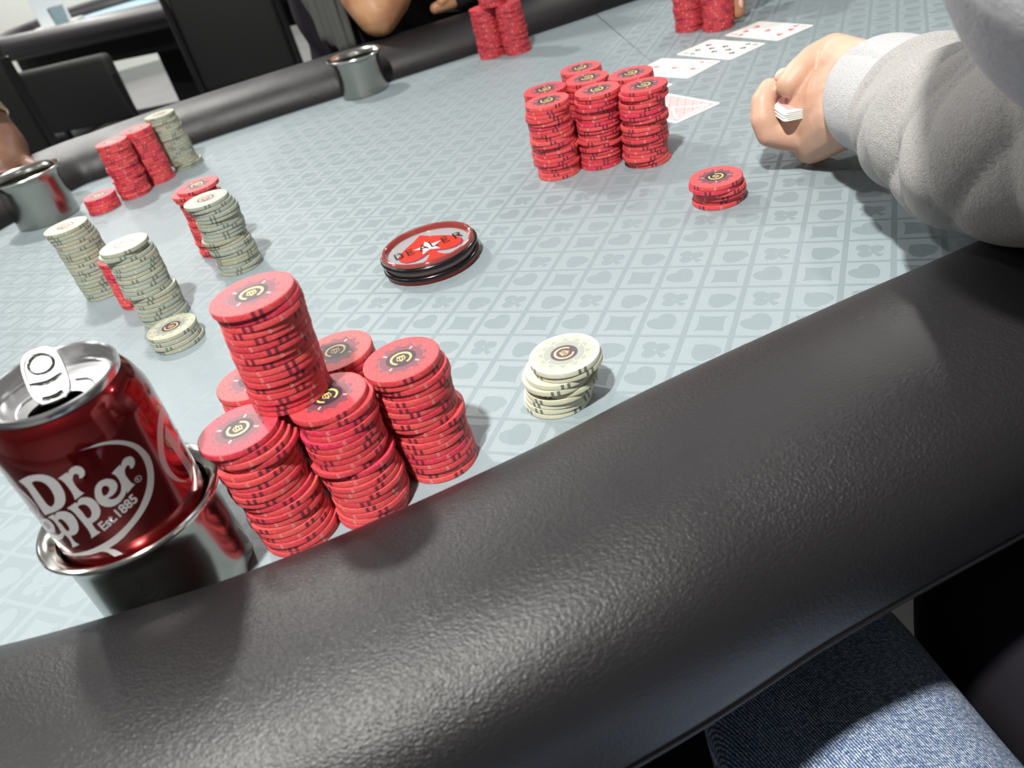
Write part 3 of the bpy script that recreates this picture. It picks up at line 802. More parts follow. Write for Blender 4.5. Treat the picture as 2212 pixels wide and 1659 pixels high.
# pull tab, bent up off the lid
bm = bmesh.new()
def tabring(hw, y0, y1, r, n=40):
    out = []
    for i in range(n):
        t = 2*PI*i/n; c, s = math.cos(t), math.sin(t)
        out.append((hw*(abs(c)**0.62)*(1 if c > 0 else -1), (y0+y1)/2+(y1-y0)/2*(abs(s)**0.7)*(1 if s > 0 else -1)))
    return out
o1 = tabring(8.0, -12.5, 12.5, 0)
rows = []
for sc, zz in ((0.97, -0.9), (1.0, -0.3), (1.0, 0.5), (0.95, 0.95), (0.84, 0.9), (0.78, 0.35)):
    rows.append([bm.verts.new((x*sc, y*(1-(1-sc)*0.7), zz)) for x, y in o1])
for i in range(len(rows)-1):
    for k in range(40): bm.faces.new((rows[i][k], rows[i][(k+1) % 40], rows[i+1][(k+1) % 40], rows[i+1][k]))
bm.faces.new(rows[0][::-1])
inn = [(v.co.x, v.co.y) for v in rows[-1]]
fh = [(4.7*math.cos(2*PI*k/24), 5.6+4.4*math.sin(2*PI*k/24)) for k in range(24)]
bm.faces.new(rows[-1])
tt = tube_mesh([(4.7*math.cos(2*PI*k/16), 5.4+4.2*math.sin(2*PI*k/16), 0.7) for k in range(17)], [0.7]*17, 8, 48); tm = bpy.data.meshes.new('b'); tt.to_mesh(tm); tt.free(); bm.from_mesh(tm)
tt = tube_mesh([(-4, -9, 0.6), (0, -10, 0.8), (4, -9, 0.6)], [1.0, 1.2, 1.0], 8, 12); tm = bpy.data.meshes.new('b'); tt.to_mesh(tm); tt.free(); bm.from_mesh(tm)
tt = tube_mesh([(-6, -1.5, 0.5), (0, -3.2, 0.9), (6, -1.5, 0.5)], [0.8, 1.1, 0.8], 8, 12); tm = bpy.data.meshes.new('b'); tt.to_mesh(tm); tt.free(); bm.from_mesh(tm)
tabm = mesh_bm(bm, 'tab', True); sharp(tabm, 40)
tab = link('pull_tab', tabm, TABM, can)
# local tab: +y = finger end; tilt it up about x
tdir = Matrix.Rotation(MA-PI/2+PI, 4, 'Z')      # +y of the tab away from the mouth
tab.matrix_local = Matrix.Translation(Vector((*loc2(0.5, 0.0), lid_z+8.0))*MM) @ Matrix.Rotation(MA+PI/2, 4, 'Z') @ Matrix.Rotation(math.radians(38), 4, 'X')
riv = part('rivet', lathe([(2.6, 0), (2.6, 1.2), (1.8, 1.9), (0, 2.0)], 24), ALU, can); riv.location = Vector((*loc2(1.5, 0), lid_z))*MM
# printed lettering, wrapped on the can wall
def wrap(r=33.16):
    def f(s, t): a = s/33.1; return Vector((r*math.cos(a), r*math.sin(a), t))
    return f
def art_mesh(keys, r, scale_text=None):
    bm = bmesh.new()
    for k in keys: 
        b2 = bmesh.new(); poly_mesh(b2, CAN_ART[k], 0, 0, maxlen=1.6)
        tm = bpy.data.meshes.new('b'); b2.to_mesh(tm); b2.free(); bm.from_mesh(tm)
    if scale_text: scale_text(bm)
    f = wrap(r)
    for v in bm.verts: v.co = f(v.co.x, v.co.y)
    for fc in bm.faces: fc.smooth = True
    return mesh_bm(bm, 'art')
CAN_ART={
 'D':[[(-69.1,98.9),(-65.1,100.9),(-62,102.1),(-59.4,102.5),(-57.6,102.5),(-56.1,102.2),(-54.8,101.5),(-53.8,100.7),(-52.9,99.3),(-52.4,97.8),(-52.2,95.9),(-52.3,94),(-52.5,92.2),(-52.9,90.5),(-53.6,88.8),(-54.4,87.2),(-55.5,85.8),(-56.8,84.6),(-58.2,83.7),(-60.2,82.8),(-62.7,81.8),(-65.4,80.9),(-68.3,79.7),(-68.6,80.6),(-68.3,83.8),(-68,87.5),(-67.5,91.4),(-67.2,95),(-67.7,97)],[(-62.9,98.3),(-61.5,99.2),(-60.4,99.4),(-59.6,99.3),(-58.5,98.9),(-57.7,98.2),(-57,96.9),(-56.8,95.2),(-56.8,93.5),(-57.1,91.6),(-57.5,90),(-58.3,88.5),(-59.1,87.1),(-60.3,85.9),(-61.4,85.2),(-62.3,84.9),(-63.1,86.4),(-63.1,90.3),(-63,95)]],
 'r1':[[(-51.5,98.6),(-49.5,99.5),(-47.1,100.3),(-46.9,99.3),(-46.5,100.4),(-45.8,101.1),(-45,101.5),(-44.1,101.7),(-43.3,101.7),(-42.6,101.4),(-42.1,100.9),(-41.7,100.2),(-41.5,99.5),(-41.4,98.6),(-41.6,97.7),(-42,96.8),(-42.6,96.1),(-43.3,95.6),(-43.9,95.5),(-44.7,95.8),(-44.2,96.7),(-44.1,97.5),(-44.3,98.1),(-44.7,98.4),(-45.2,98.4),(-45.7,98.2),(-46.2,97.6),(-46.7,96.9),(-47.1,95.9),(-47.3,94.8),(-47.4,93),(-47.3,91.6),(-47.2,90.4),(-46.9,89.5),(-46.6,88.9),(-46.2,88.5),(-48.6,87.5),(-50.9,86.5),(-50.6,87.6),(-50.3,88.9),(-50.1,91.1),(-50.1,93.7),(-50.3,96.3),(-50.7,97.8)]],
 'P':[[(-83,94.3),(-83.1,93.1),(-76.7,95.1),(-74.3,94.9),(-72.8,94.1),(-71.5,92.4),(-70.7,90.4),(-70.1,88.1),(-69.8,85.7),(-70,83.5),(-71,81.3),(-72.7,79.1),(-75.4,76.7),(-78.4,74.7),(-83.1,71.9),(-83,72.8),(-83,74.5),(-83,75.9),(-83.1,75.8),(-79.7,78.7),(-77,82.2),(-76.4,84.7),(-76.8,86.8),(-78.2,88.2),(-83.1,87.2),(-83,88.5),(-83,89.6)]],
 'e1':[[(-79.4,72.5),(-75.6,75),(-73.2,76.3),(-71,77.1),(-69.4,77.1),(-68.4,76.5),(-67.9,75.2),(-67.9,73.7),(-68.5,72.1),(-69.4,70.4),(-70.7,69),(-72.6,68),(-74.5,67.5),(-76.1,67.5),(-75.5,66.5),(-73.4,66.4),(-71.1,66.8),(-68.9,67.8),(-66.5,69.6),(-66,67.9),(-68.9,65.3),(-70.7,64.3),(-72.8,63.3),(-75.4,62.4),(-78.6,61.3),(-83.1,59.9),(-83,61.9),(-83,63.6),(-83,65.4),(-83,67),(-83,68.6)],[(-74.3,73.8),(-73,74.6),(-71.8,75.1),(-71.1,74.7),(-70.8,73.6),(-71.1,72.3),(-72,70.8),(-73.2,70),(-74.1,70),(-75.1,70.4),(-75.6,71.1),(-75.3,72.4)]],
 'p1':[[(-68.2,78.2),(-65.9,79.5),(-63.9,80.6),(-63.4,80),(-63.7,78.9),(-63.1,80.1),(-62,81.2),(-60.7,81.9),(-59.4,82.1),(-58.2,82),(-57.1,81.7),(-56.2,80.8),(-55.6,79.7),(-55.4,78.1),(-55.5,76.2),(-55.8,74.6),(-56.4,72.9),(-57.2,71.3),(-58.4,69.8),(-59.6,68.8),(-61,68.1),(-62.7,67.8),(-63.1,66.2),(-63.2,64.8),(-63,63.8),(-62.6,63),(-61.8,62.3),(-64.1,61.2),(-66.7,60),(-65.8,61.9),(-65.1,64),(-65,66),(-65.3,67.7),(-66.2,68.6),(-66.4,70.4),(-66,72.7),(-65.8,75),(-66,76.7),(-66.8,77.8)],[(-63.7,76.9),(-62.9,77.5),(-61.9,77.9),(-61.2,77.5),(-60.8,76.5),(-60.6,75.2),(-60.6,73.7),(-60.8,72.5),(-61.3,71.3),(-62.1,70.7),(-62.7,70.6),(-63.1,71.2),(-63.2,72.7),(-63.2,74.7)]],
 'p2':[[(-55.9,83.2),(-53.6,84.3),(-51.2,85.3),(-51.1,84.4),(-51.4,83.6),(-50.8,84.8),(-50,85.8),(-49.1,86.5),(-48,86.7),(-47.1,86.5),(-46.3,86.1),(-45.5,85.4),(-44.9,84.3),(-44.5,82.8),(-44.4,81),(-44.6,79.4),(-44.9,77.9),(-45.7,76.3),(-46.5,75.2),(-47.5,74.3),(-48.6,73.7),(-50.7,72.9),(-50.9,71.7),(-50.9,70.3),(-50.9,69.1),(-50.7,68.3),(-49.9,67.1),(-52.2,66.2),(-54.9,65),(-54.2,66.6),(-53.9,68.2),(-53.7,70.2),(-53.8,72.3),(-53.9,74.8),(-54.1,77.6),(-54.3,80.1),(-54.8,82)],[(-51.7,82.7),(-51,83.3),(-50.3,83.5),(-49.4,83.4),(-48.7,83.1),(-48.2,82.3),(-47.9,81.2),(-47.9,79.9),(-48.1,78.6),(-48.6,77.4),(-49.3,76.5),(-50,75.9),(-50.7,75.7),(-51.2,76.1),(-51.3,77.7),(-51.3,79.6),(-51.5,81.4)]],
 'e2':[[(-43.1,86.5),(-42.5,87.8),(-41.7,89),(-40.8,89.9),(-39.8,90.5),(-38.8,90.8),(-37.5,90.7),(-36.3,90.3),(-35.5,89.6),(-34.8,88.7),(-34.4,87.8),(-34.3,86.7),(-34.4,85.6),(-34.9,84.5),(-35.6,83.6),(-36.5,82.8),(-37.5,82.3),(-38.6,82),(-40,81.9),(-39.7,81.1),(-39.1,80.6),(-38.2,80.2),(-37.2,80.2),(-36.1,80.7),(-35.1,81.4),(-34.3,82.4),(-33.6,83.8),(-32.9,84.7),(-32.5,81.5),(-33.3,80.2),(-34.4,79.1),(-35.6,78.3),(-36.9,77.6),(-38.1,77.3),(-39.5,77.1),(-40.8,77.3),(-41.9,77.9),(-42.8,78.7),(-43.6,80),(-44,81.4),(-44,82.9),(-43.8,84.5)],[(-40.4,86.5),(-39.9,87.4),(-39.3,87.9),(-38.8,88),(-38.2,87.8),(-37.7,87.2),(-37.5,86.5),(-37.6,85.7),(-37.9,85),(-38.5,84.4),(-39.1,83.9),(-39.9,83.6),(-40.6,83.5),(-40.9,84),(-40.9,84.7),(-40.7,85.6)]],
 'r2':[[(-33.9,91.4),(-31.9,92.3),(-29.7,92.9),(-29.6,92.6),(-29.6,91.9),(-29,93),(-27.9,93.9),(-26.8,94.2),(-25.7,94),(-24.8,93.5),(-24.2,92.7),(-23.9,91.7),(-24,90.7),(-24.4,89.7),(-25,89),(-25.8,88.4),(-26.4,88.3),(-27.3,88.8),(-26.9,89.2),(-26.8,89.9),(-27,90.5),(-27.4,90.8),(-28.1,90.6),(-28.7,90.2),(-29.3,89.5),(-29.7,88.5),(-30,87.4),(-30,86),(-29.9,84.5),(-29.8,83.3),(-29.5,82.3),(-29.2,81.7),(-28.7,81.3),(-30.8,80.5),(-33.1,79.5),(-32.8,80.6),(-32.7,81.9),(-32.9,83.7),(-33.6,83.3),(-33.1,85.5),(-32.9,87.3),(-33,89),(-33.3,90.4)]],
 'ring':[[(-39.1,107.4),(-35.4,106.7),(-33.9,106.6),(-32.5,106.4),(-30.7,105.8),(-29,105),(-27.3,104.1),(-25.6,102.9),(-24,101.5),(-22.5,99.8),(-21,97.9),(-19.7,95.6),(-18.8,93.2),(-18.1,90.4),(-17.8,87.7),(-18.1,85),(-18.8,82.4),(-19.9,79.9),(-21.1,77.7),(-22.5,75.5),(-24.2,73.4),(-26.1,71.5),(-28.4,69.6),(-31,67.8),(-33.7,66.1),(-36.7,64.4),(-40,62.6),(-43.3,60.7),(-46.8,59.1),(-51.1,57.6),(-49.5,56.3),(-48.5,54.8),(-47.5,52.4),(-49.3,52.4),(-51.1,52.3),(-51.6,53.4),(-52.5,55.4),(-53.5,56.3),(-55.1,56.8),(-57.6,56.3),(-60.2,55.7),(-62.9,55.3),(-65.8,54.9),(-68.9,54.4),(-71.9,53.8),(-75.7,52.9),(-81.2,50.6),(-83.1,50.8),(-83,52.2),(-81.1,51.8),(-75.1,54.2),(-71,55.4),(-67.6,56.3),(-63.4,57.4),(-59.5,58.5),(-56.3,59.4),(-53.3,60.4),(-50.5,61.3),(-47.8,62.3),(-44.4,63.7),(-41.2,65.2),(-38,66.8),(-35.1,68.5),(-32.4,70.3),(-29.9,72.4),(-27.7,74.4),(-25.7,76.6),(-24.2,78.6),(-22.9,80.8),(-22,82.9),(-21.3,85.2),(-20.9,87.5),(-20.8,89.9),(-21.1,92.5),(-21.8,95),(-22.8,97),(-23.9,98.7),(-25.2,100.2),(-26.4,101.4),(-27.7,102.5),(-29,103.5),(-30.4,104.4),(-32.2,105.2),(-34.1,105.9),(-35.8,106.5)]],
 'ring2':[[(8.9,94.6),(4.8,95.9),(2.3,96.2),(-0.8,96),(-3.2,95.3),(-5.7,94),(-8,92.3),(-10.2,90.1),(-11.9,87.8),(-13.1,85.8),(-14.1,83.7),(-14.7,81.4),(-15,79.1),(-15.2,76.3),(-14.9,73.4),(-14.2,70.9),(-13.3,68.7),(-12.1,66.8),(-10.6,65),(-9.2,63.7),(-7.6,62.7),(-8.8,64.2),(-10,65.8),(-10.9,67.5),(-11.6,69.5),(-12.1,71.6),(-12.4,73.9),(-12.4,76.1),(-12.1,78.3),(-11.4,80.6),(-10.6,82.8),(-9.2,84.9),(-7.3,87.1),(-5.6,88.7),(-3.7,90),(-0.9,91),(2,91.2),(4.3,90.6),(7,89.1),(9.7,86.6),(10.6,87.7),(10.5,90.5),(10.3,92.9)]],
 'P2':[[(-0.3,90),(-3,88.7),(-5.7,86.8),(-5.3,83.8),(-4.9,80.1),(-4.4,76.3),(-4.1,72.4),(-3.9,69),(-3.7,65.6),(-4.2,62.7),(-5.3,60.1),(-1.8,61.3),(2.8,61.9),(2.5,65.8),(1.8,69.6),(0.8,75.3),(4.2,75.8),(7,76.4),(10.1,76.9),(12.1,77.6),(9.2,80.4),(8,78.9),(4.6,78.6),(1.1,78.2),(0.7,79.8),(0.2,83.8),(-0.1,87)]],
}
# est0 [-48.5  67.3]
# est1 [-40.1  70.7]
# est2 [-30.9  73.8]
# estup [-48.3  71.9]
# est2up [-31.3  77.9]
# R0 [-26.7  82.5]
# R1 [-25.7  81.7]
# R2 [-25.9  84. ]

def est(bm):
    e0 = Vector((-48.5, 67.3)); e1 = Vector((-30.9, 73.9)); upv = Vector((-0.15, 1.0)).normalized()
    vs, fs = text_polys('Est.1885', 1.0, 0.028)
    xs = [v[0] for v in vs]; w = max(xs)-min(xs); d = e1-e0
    bv = []
    for x, y in vs:
        p = e0 + d*((x-min(xs))/w) + upv*(y*6.2) + Vector((0, -0.5*math.sin(PI*(x-min(xs))/w)*-1))
        bv.append(bm.verts.new((p.x, p.y, 0)))
    for f in fs:
        try: bm.faces.new([bv[i] for i in f])
        except ValueError: pass
    stroke(bm, ring_pts(1.35, n=20, c=(-26.7, 82.4)), 0.28, 0)
    add_text(bm, 'R', 2.0, lambda x, y: (-26.7+x, 82.4+y, 0), 0, 0.01)
PRIB = [(-83, 94.3, -82.9, 93.4), (-80.5, 94.9, -82.9, 91.5), (-76.7, 95.1, -83.0, 89.6), (-74.3, 94.9, -82.0, 88.5), (-72.8, 94.1, -80.5, 88.2), (-71.5, 92.4, -78.2, 88), (-70.7, 90.4, -76.8, 86.8), (-70.1, 88.1, -76.2, 84.7), (-69.8, 85.7, -76.4, 82.2), (-70.0, 83.5, -77.7, 79.7), (-71.0, 81.3, -79.1, 78.4), (-72.7, 79.1, -81.0, 77.6), (-75.4, 76.7, -83.0, 76)]
bm = bmesh.new(); f_ = wrap(33.17); va = [(bm.verts.new(f_(a, b)), bm.verts.new(f_(c, d))) for a, b, c, d in PRIB]
for i in range(len(va)-1): bm.faces.new((va[i][0], va[i+1][0], va[i+1][1], va[i][1]))
def curve_stroke(pts_, w):                 # stem and rear of the bowl, out of sight round the can
    P_ = [Vector(pts_[0]).lerp(Vector(pts_[1]), k/10) for k in range(11)] if len(pts_) == 2 else [Vector(p) for p in pts_]
    stroke(bm, [(p.x, p.y) for p in P_], w, fn=f_)
curve_stroke([(-97.5, 97), (-92.5, 66)], 4.6); curve_stroke([(-82.8, 93.2), (-96.5, 90.6)], 2.4); curve_stroke([(-82.9, 76.2), (-94.2, 76.8)], 2.2)
curve_stroke([(-99.5, 97), (-93, 97)], 1.6); curve_stroke([(-97, 66), (-88, 66)], 1.6)
part('initial_letter', mesh_bm(bm, 'P'), CANGREY, can)
part('lettering', art_mesh(['D', 'r1', 'e1', 'p1', 'p2', 'e2', 'r2'], 33.16, est), CANGREY, can)
part('oval_ring', art_mesh(['ring'], 33.15), CANGREY, can)
part('second_logo', art_mesh(['ring2', 'P2'], 33.15), CANGREY, can)

# ------------------------------------------------------------ steel cup holders
def cup(x, y, Rr, Rb, h, label, rz=0.0):
    c = empty('cup_holder', V(x, y, 0), rz); tag(c, label, 'cup holder', 'steel cup holders beside the rail')
    wall = lathe([(0, 1.2), (Rb-2, 1.2), (Rb-1.2, 3), (Rb-1.0, 10), (Rb-0.2, h-8), (Rb+0.4, h-4)] , 96)
    ro = Rr
    prof = [(0, 0), (Rb-1.0, 0), (Rb, 1.0), (Rb-0.1, 9), (Rb-0.4, h*0.5), (Rb-0.3, h-12), (Rb+1.2, h-5), (Rb+3.0, h-2.6), (ro-1.5, h-1.6), (ro, h-1.0), (ro+0.2, h-0.2), (ro-0.6, h+0.5), (ro-4.5, h+0.2), (Rb+0.8, h-1.6), (Rb-1.0, h-5), (Rb-2.0, h-12), (Rb-2.2, 3), (Rb-3.6, 1.2), (0, 1.2)]
    part('cup_body', lathe(prof[:8]+prof[17:] if False else prof[:8] + [(Rb-0.6, h-6), (Rb-1.3, h-6), (Rb-1.3, h-12), (Rb-1.3, 3), (Rb-2.6, 1.2), (0, 1.2)], 96), STEELB, c)
    part('rolled_rim', lathe([(Rb-0.9, h-7), (Rb+0.6, h-5), (Rb+2.6, h-3.4), (ro-1.6, h-3.0), (ro-0.2, h-2.0), (ro+0.2, h-0.8), (ro-0.3, h+0.1), (ro-1.3, h+0.5), (ro-3.2, h-0.3), (Rb+0.8, h-1.9), (Rb-1.0, h-3.6), (Rb-1.4, h-7)], 96), STEEL, c)
    return c
cup(-185.2, 305.4, 42.4, 36.6, 54, 'steel cup holder with rolled rim, nearest, holding the red soda can')
cup(-503.4, 1039.6, 44.0, 37.5, 60, 'steel cup holder at the far left edge, reflecting red chips')
cup(-89.4, 1237.1, 40.7, 34.5, 54, 'small steel cup holder on the far side below the bare elbow')

# ------------------------------------------------------------ playing cards
def rrect(w, h, r, n=5):
    P = []
    for (cx_, cy_, a0) in ((w/2-r, h/2-r, 0), (-w/2+r, h/2-r, 90), (-w/2+r, -h/2+r, 180), (w/2-r, -h/2+r, 270)):
        for i in range(n+1): a = math.radians(a0+90*i/n); P.append((cx_+r*math.cos(a), cy_+r*math.sin(a)))
    return P
def pip(bm, kind, x, y, s, z, mi, flip=1):
    if kind == 'd': P = [(0, 1.15), (0.85, 0), (0, -1.15), (-0.85, 0)]
    elif kind == 'h': P = [(0, -1.1), (0.95, 0.1), (0.9, 0.75), (0.45, 1), (0, 0.6), (-0.45, 1), (-0.9, 0.75), (-0.95, 0.1)]
    else:
        P = [(0.12, -0.1), (0.55, -0.45), (1.0, -0.2), (0.95, 0.3), (0.5, 0.4), (0.55, 0.85), (0, 1.15), (-0.55, 0.85), (-0.5, 0.4), (-0.95, 0.3), (-1.0, -0.2), (-0.55, -0.45), (-0.12, -0.1), (-0.35, -1.1), (0.35, -1.1)]
    poly_mesh(bm, [[(x+px*s, y+py*s*flip) for px, py in P]], z, mi)
def card(cx_, cy_, ang, label, face=None, z=0.15, group=None, cat='playing card'):
    t = empty('playing_card', V(cx_, cy_, z), math.radians(ang)); tag(t, label, cat, group)
    bm = bmesh.new(); P = rrect(57, 88, 3.2); a = [bm.verts.new((x, y, 0)) for x, y in P]; b = [bm.verts.new((x, y, 0.4)) for x, y in P]
    bm.faces.new(a[::-1]); bm.faces.new(b)
    for i in range(len(a)): j = (i+1) % len(a); bm.faces.new((a[i], a[j], b[j], b[i]))
    link('card_stock', mesh_bm(bm, 'card'), PLAY, t)
    bm = bmesh.new()
    if face:
        kind, rank, pips = face
        for (x, y) in pips: pip(bm, kind, x, y, 4.2, 0.43, 0, 1 if y >= 0 else -1)
        for sg in (-1, 1):
            pip(bm, kind, sg*-21.5, sg*22.5, 3.6, 0.43, 0, sg)
            add_text(bm, rank, 12, lambda x, y: (sg*(-21.5+x), sg*(34+y), 0.43), 0, 0.02)
        link('printed_face', mesh_bm(bm, 'pips'), PIPRED if kind in 'dh' else PIPBLK, t)
    else:
        poly_mesh(bm, [rrect(49, 80, 2.0)], 0.42, 0)
        for i in range(-6, 7):
            for j in range(-4, 5):
                if (i+j) % 2: stroke(bm, ring_pts(2.6, n=10, c=(j*5.4, i*5.8)), 0.7, 0.44, 1)
        stroke(bm, [(-20, -36), (0, -4), (20, -36)], 3.0, 0.46, 1); stroke(bm, [(-20, 36), (0, 4), (20, 36)], 3.0, 0.46, 1)
        stroke(bm, [(-13, -36), (13, -36)], 2.4, 0.46, 1)
        link('printed_back', mesh_bm(bm, 'back'), [BACKPINK, PLAY], t)
    return t
g = 'face-up cards in a row across the cloth'
card(277, 927, 31, 'face-up card with three red diamonds, nearest of the row of three', ('d', '3', [(0, 27), (0, 0), (0, -27)]), group=g)
card(340, 950, 24.5, 'face-up card with black clubs, middle of the row of three', ('c', '8', [(-9, 27), (-9, 0), (-9, -27), (9, 27), (9, 0), (9, -27), (0, 13), (0, -13)]), group=g)
card(407, 970, 21, 'face-up card with red hearts, farthest of the row, by the fingertip', ('h', '5', [(-9, 27), (9, 27), (-9, -27), (9, -27), (0, 0)]), group=g)
card(229, 799, 22, 'face-down card with pink back beside the centre pile', None)
card(213, 898, 23.5, 'face-down card hidden behind the centre pile, one corner showing', None)

# ------------------------------------------------------------ person in the grey hoodie, right
hp = empty('person', V(330, 120, -300)); tag(hp, 'person in a grey hoodie reaching in from the right, fist closed round some cards', 'person')
hand = [
    # wrist and back of the hand
    [(290, 505, 62, 26), (291, 540, 58, 27), (280, 565, 48, 27), (268, 578, 36, 22)],
    [(290, 520, 66, 24), (290, 556, 72, 18), (288, 582, 74, 15)],
    [(285, 545, 48, 27), (273, 568, 26, 20), (270, 572, 17, 14)],
    [(293, 540, 50, 26), (288, 580, 40, 20), (284, 596, 26, 15)],
    [(286, 550, 62, 22), (272, 570, 50, 20), (262, 574, 38, 15)],
    # thumb along the top
    [(293, 545, 78, 15), (291, 578, 79, 13.5), (277, 580, 77, 11.5), (264, 576, 72, 11), (254, 573, 67, 9.2)],
    # forefinger: knuckle, middle joint, curled tip
    [(274, 566, 22, 14), (262, 571, 27, 13), (248, 575, 31, 11.6), (240, 577, 34, 10.8), (236, 579, 45, 9.6), (239, 585, 56, 9.0), (246, 589, 62, 8.2)],
    # middle finger
    [(278, 588, 24, 13), (262, 594, 27, 11.5), (250, 597, 32, 10.6), (247, 598, 44, 9.6), (253, 600, 54, 8.6)],
    # ring finger
    [(284, 604, 26, 12), (270, 612, 28, 10.8), (258, 615, 33, 10), (255, 615, 44, 9), (261, 615, 53, 8)],
    # little finger
    [(292, 616, 28, 11), (280, 626, 30, 9.6), (270, 628, 34, 8.8), (267, 627, 43, 8), (272, 626, 51, 7.2)],
    [(292, 545, 50, 24), (294, 580, 42, 20), (292, 606, 34, 15)],
]
h = blob('hand', hand, 1.3, 7, SKIN); here(h, hp); tag(h, 'left fist, back of the hand toward the rail, thumb on top')
bm = bmesh.new(); bmesh.ops.create_uvsphere(bm, u_segments=16, v_segments=10, radius=1.0)
bmesh.ops.scale(bm, vec=(6.0, 3.0, 4.6), verts=bm.verts); bmesh.ops.rotate(bm, cent=(0, 0, 0), matrix=Matrix.Rotation(math.radians(-20), 3, 'Y'), verts=bm.verts); bmesh.ops.translate(bm, vec=(251.5, 578, 73.5), verts=bm.verts)
here(link('thumbnail', mesh_bm(bm, 'nail', True), NAIL), hp)
# sleeve: one tube from the cuff back over the rail, with gathered folds
def folds(s, th, r):
    k = min(1.0, max(0.0, (s-0.05)*5))
    a = 0.075*math.sin(s*34 + 2.2*math.sin(th+0.6)) * (0.6+0.4*math.cos(th*1.0-0.7))
    b = 0.055*math.sin(s*21 - 3.0*math.sin(th*1.0+2.0) + 1.0) + 0.04*math.sin(3*th + s*14)
    c = 0.03*noise.noise(Vector((s*9, math.cos(th)*2, math.sin(th)*2)))
    g = abs(math.sin(s*26 + 1.7*math.sin(th*1.0-0.4) + 0.8*math.sin(2*th+1)))
    g2 = abs(math.sin(s*15 - 2.4*math.sin(th+1.1) + 0.5))
    d = 0.10*(g**0.6-0.62)*(0.65+0.35*math.cos(th-0.3)) + 0.09*(g2**0.55-0.6)
    return r*(1 + k*(0.45*a+0.4*b+c+d))
sl = tube_mesh([(291, 490, 66), (291, 474, 65), (287, 440, 66), (278, 395, 72), (270, 345, 86), (276, 300, 100), (300, 245, 108), (335, 190, 110)], [35, 41, 45, 46, 48, 50, 54, 58], 96, 150, folds)
o = here(link('sleeve', mesh_bm(sl, 'sleeve', True), HOOD), hp)
def cufff(s, th, r):
    return r*(1 + 0.012*math.sin(th*3+s*4) - (0.05 if abs(th-0.55) < 0.05 else 0.0)*min(1, s*8))
cf = tube_mesh([(290.5, 527, 62), (290.5, 515, 63), (291, 500, 65), (291, 478, 66)], [34, 37.5, 38.5, 38], 120, 24, cufff)
o = here(link('cuff', mesh_bm(cf, 'cuff', True), HOODL), hp); tag(o, 'lighter ribbed cuff with a seam')
# upper arm and body leaning in at the upper right
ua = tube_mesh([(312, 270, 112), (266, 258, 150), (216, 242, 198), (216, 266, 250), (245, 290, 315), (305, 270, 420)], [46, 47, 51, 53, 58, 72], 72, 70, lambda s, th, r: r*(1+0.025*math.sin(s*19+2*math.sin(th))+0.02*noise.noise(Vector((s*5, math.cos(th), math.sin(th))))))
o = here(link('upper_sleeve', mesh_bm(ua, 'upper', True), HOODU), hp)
tor = blob('hoodie_body', [[(430, -60, -260, 130), (430, -20, 0, 140), (400, 0, 250, 140), (390, 10, 400, 110)], [(300, 270, 420, 72), (400, 100, 430, 100), (400, 10, 400, 110)]], 9, 4, HOOD); here(tor, hp)
o = blob('black_trousers', [[(400, -120, -250, 100), (345, 100, -255, 98), (318, 330, -270, 84), (318, 345, -420, 66), (316, 330, -700, 52)], [(560, -120, -250, 100), (580, 120, -255, 92), (600, 330, -270, 80), (602, 345, -420, 66), (602, 330, -700, 52)]], 8, 3, BLACKTEE); here(o, hp)
# card stub held in the fist
cs = empty('card_stub', V(241, 556, 47), math.radians(-3)); tag(cs, 'short white stack of playing cards gripped in the grey-sleeved fist', 'playing cards')
for i in range(9):
    bm = bmesh.new(); P = rrect(88, 57, 3.0, 3); a = [bm.verts.new((x, y, 0)) for x, y in P]; b = [bm.verts.new((x, y, 0.62)) for x, y in P]
    bm.faces.new(a[::-1]); bm.faces.new(b)
    for k in range(len(a)): j = (k+1) % len(a); bm.faces.new((a[k], a[j], b[j], b[k]))
    bmesh.ops.translate(bm, vec=(45 + (i % 3)*0.3, 28.5 + (i % 2)*0.4, i*0.72), verts=bm.verts)
    o = link('card', mesh_bm(bm, 'c'), PLAY, cs)
    o.rotation_euler = (0, math.radians(3), 0)
bm = bmesh.new(); poly_mesh(bm, [[(x+45, y+28.5) for x, y in rrect(79, 48, 2)]], 6.42, 0)
o = link('printed_back', mesh_bm(bm, 'b'), BACKPINK, cs); o.rotation_euler = (0, math.radians(3), 0)

# ------------------------------------------------------------ person in jeans, seated at the near rail
jp = empty('person', V(60, -100, -760)); tag(jp, 'seated person in blue jeans, one thigh lit at the bottom right below the rail', 'person')
def wr(s, th, r): return r*(1+0.012*math.sin(s*26+2.5*math.sin(2*th))+0.02*noise.noise(Vector((s*8, math.cos(th)*2, math.sin(th)*2))))
for sx, x0, x1 in ((1, 120, 142), (-1, -70, -95)):
    tm_ = tube_mesh([(x0, -260, -260), (x0+8*sx, -80, -262), (x1, 90, -266), (x1+2*sx, 240, -272), (x1+4*sx, 350, -285), (x1+5*sx, 405, -330), (x1+5*sx, 415, -420), (x1+5*sx, 400, -620), (x1+5*sx, 395, -740)], [112, 106, 96, 86, 78, 72, 64, 54, 50], 80, 120, wr)
    here(link('jeans_leg', mesh_bm(tm_, 'leg', True), DENIM), jp)
bm = tube_mesh([(222, -120, -232), (233, 60, -238), (226, 190, -243), (219, 290, -255)], [5, 5, 4.5, 4], 12, 60)
here(link('outer_seam', mesh_bm(bm, 'seam', True), DENIM), jp)
o = blob('waist', [[(-40, -270, -230, 125), (90, -270, -230, 125)], [(25, -300, -230, 130), (25, -330, -60, 135)]], 9, 4, BLACKTEE); here(o, jp)
ch = chair(25, -200, math.radians(180), 'black chair under the person in jeans', 460, 340, 760)

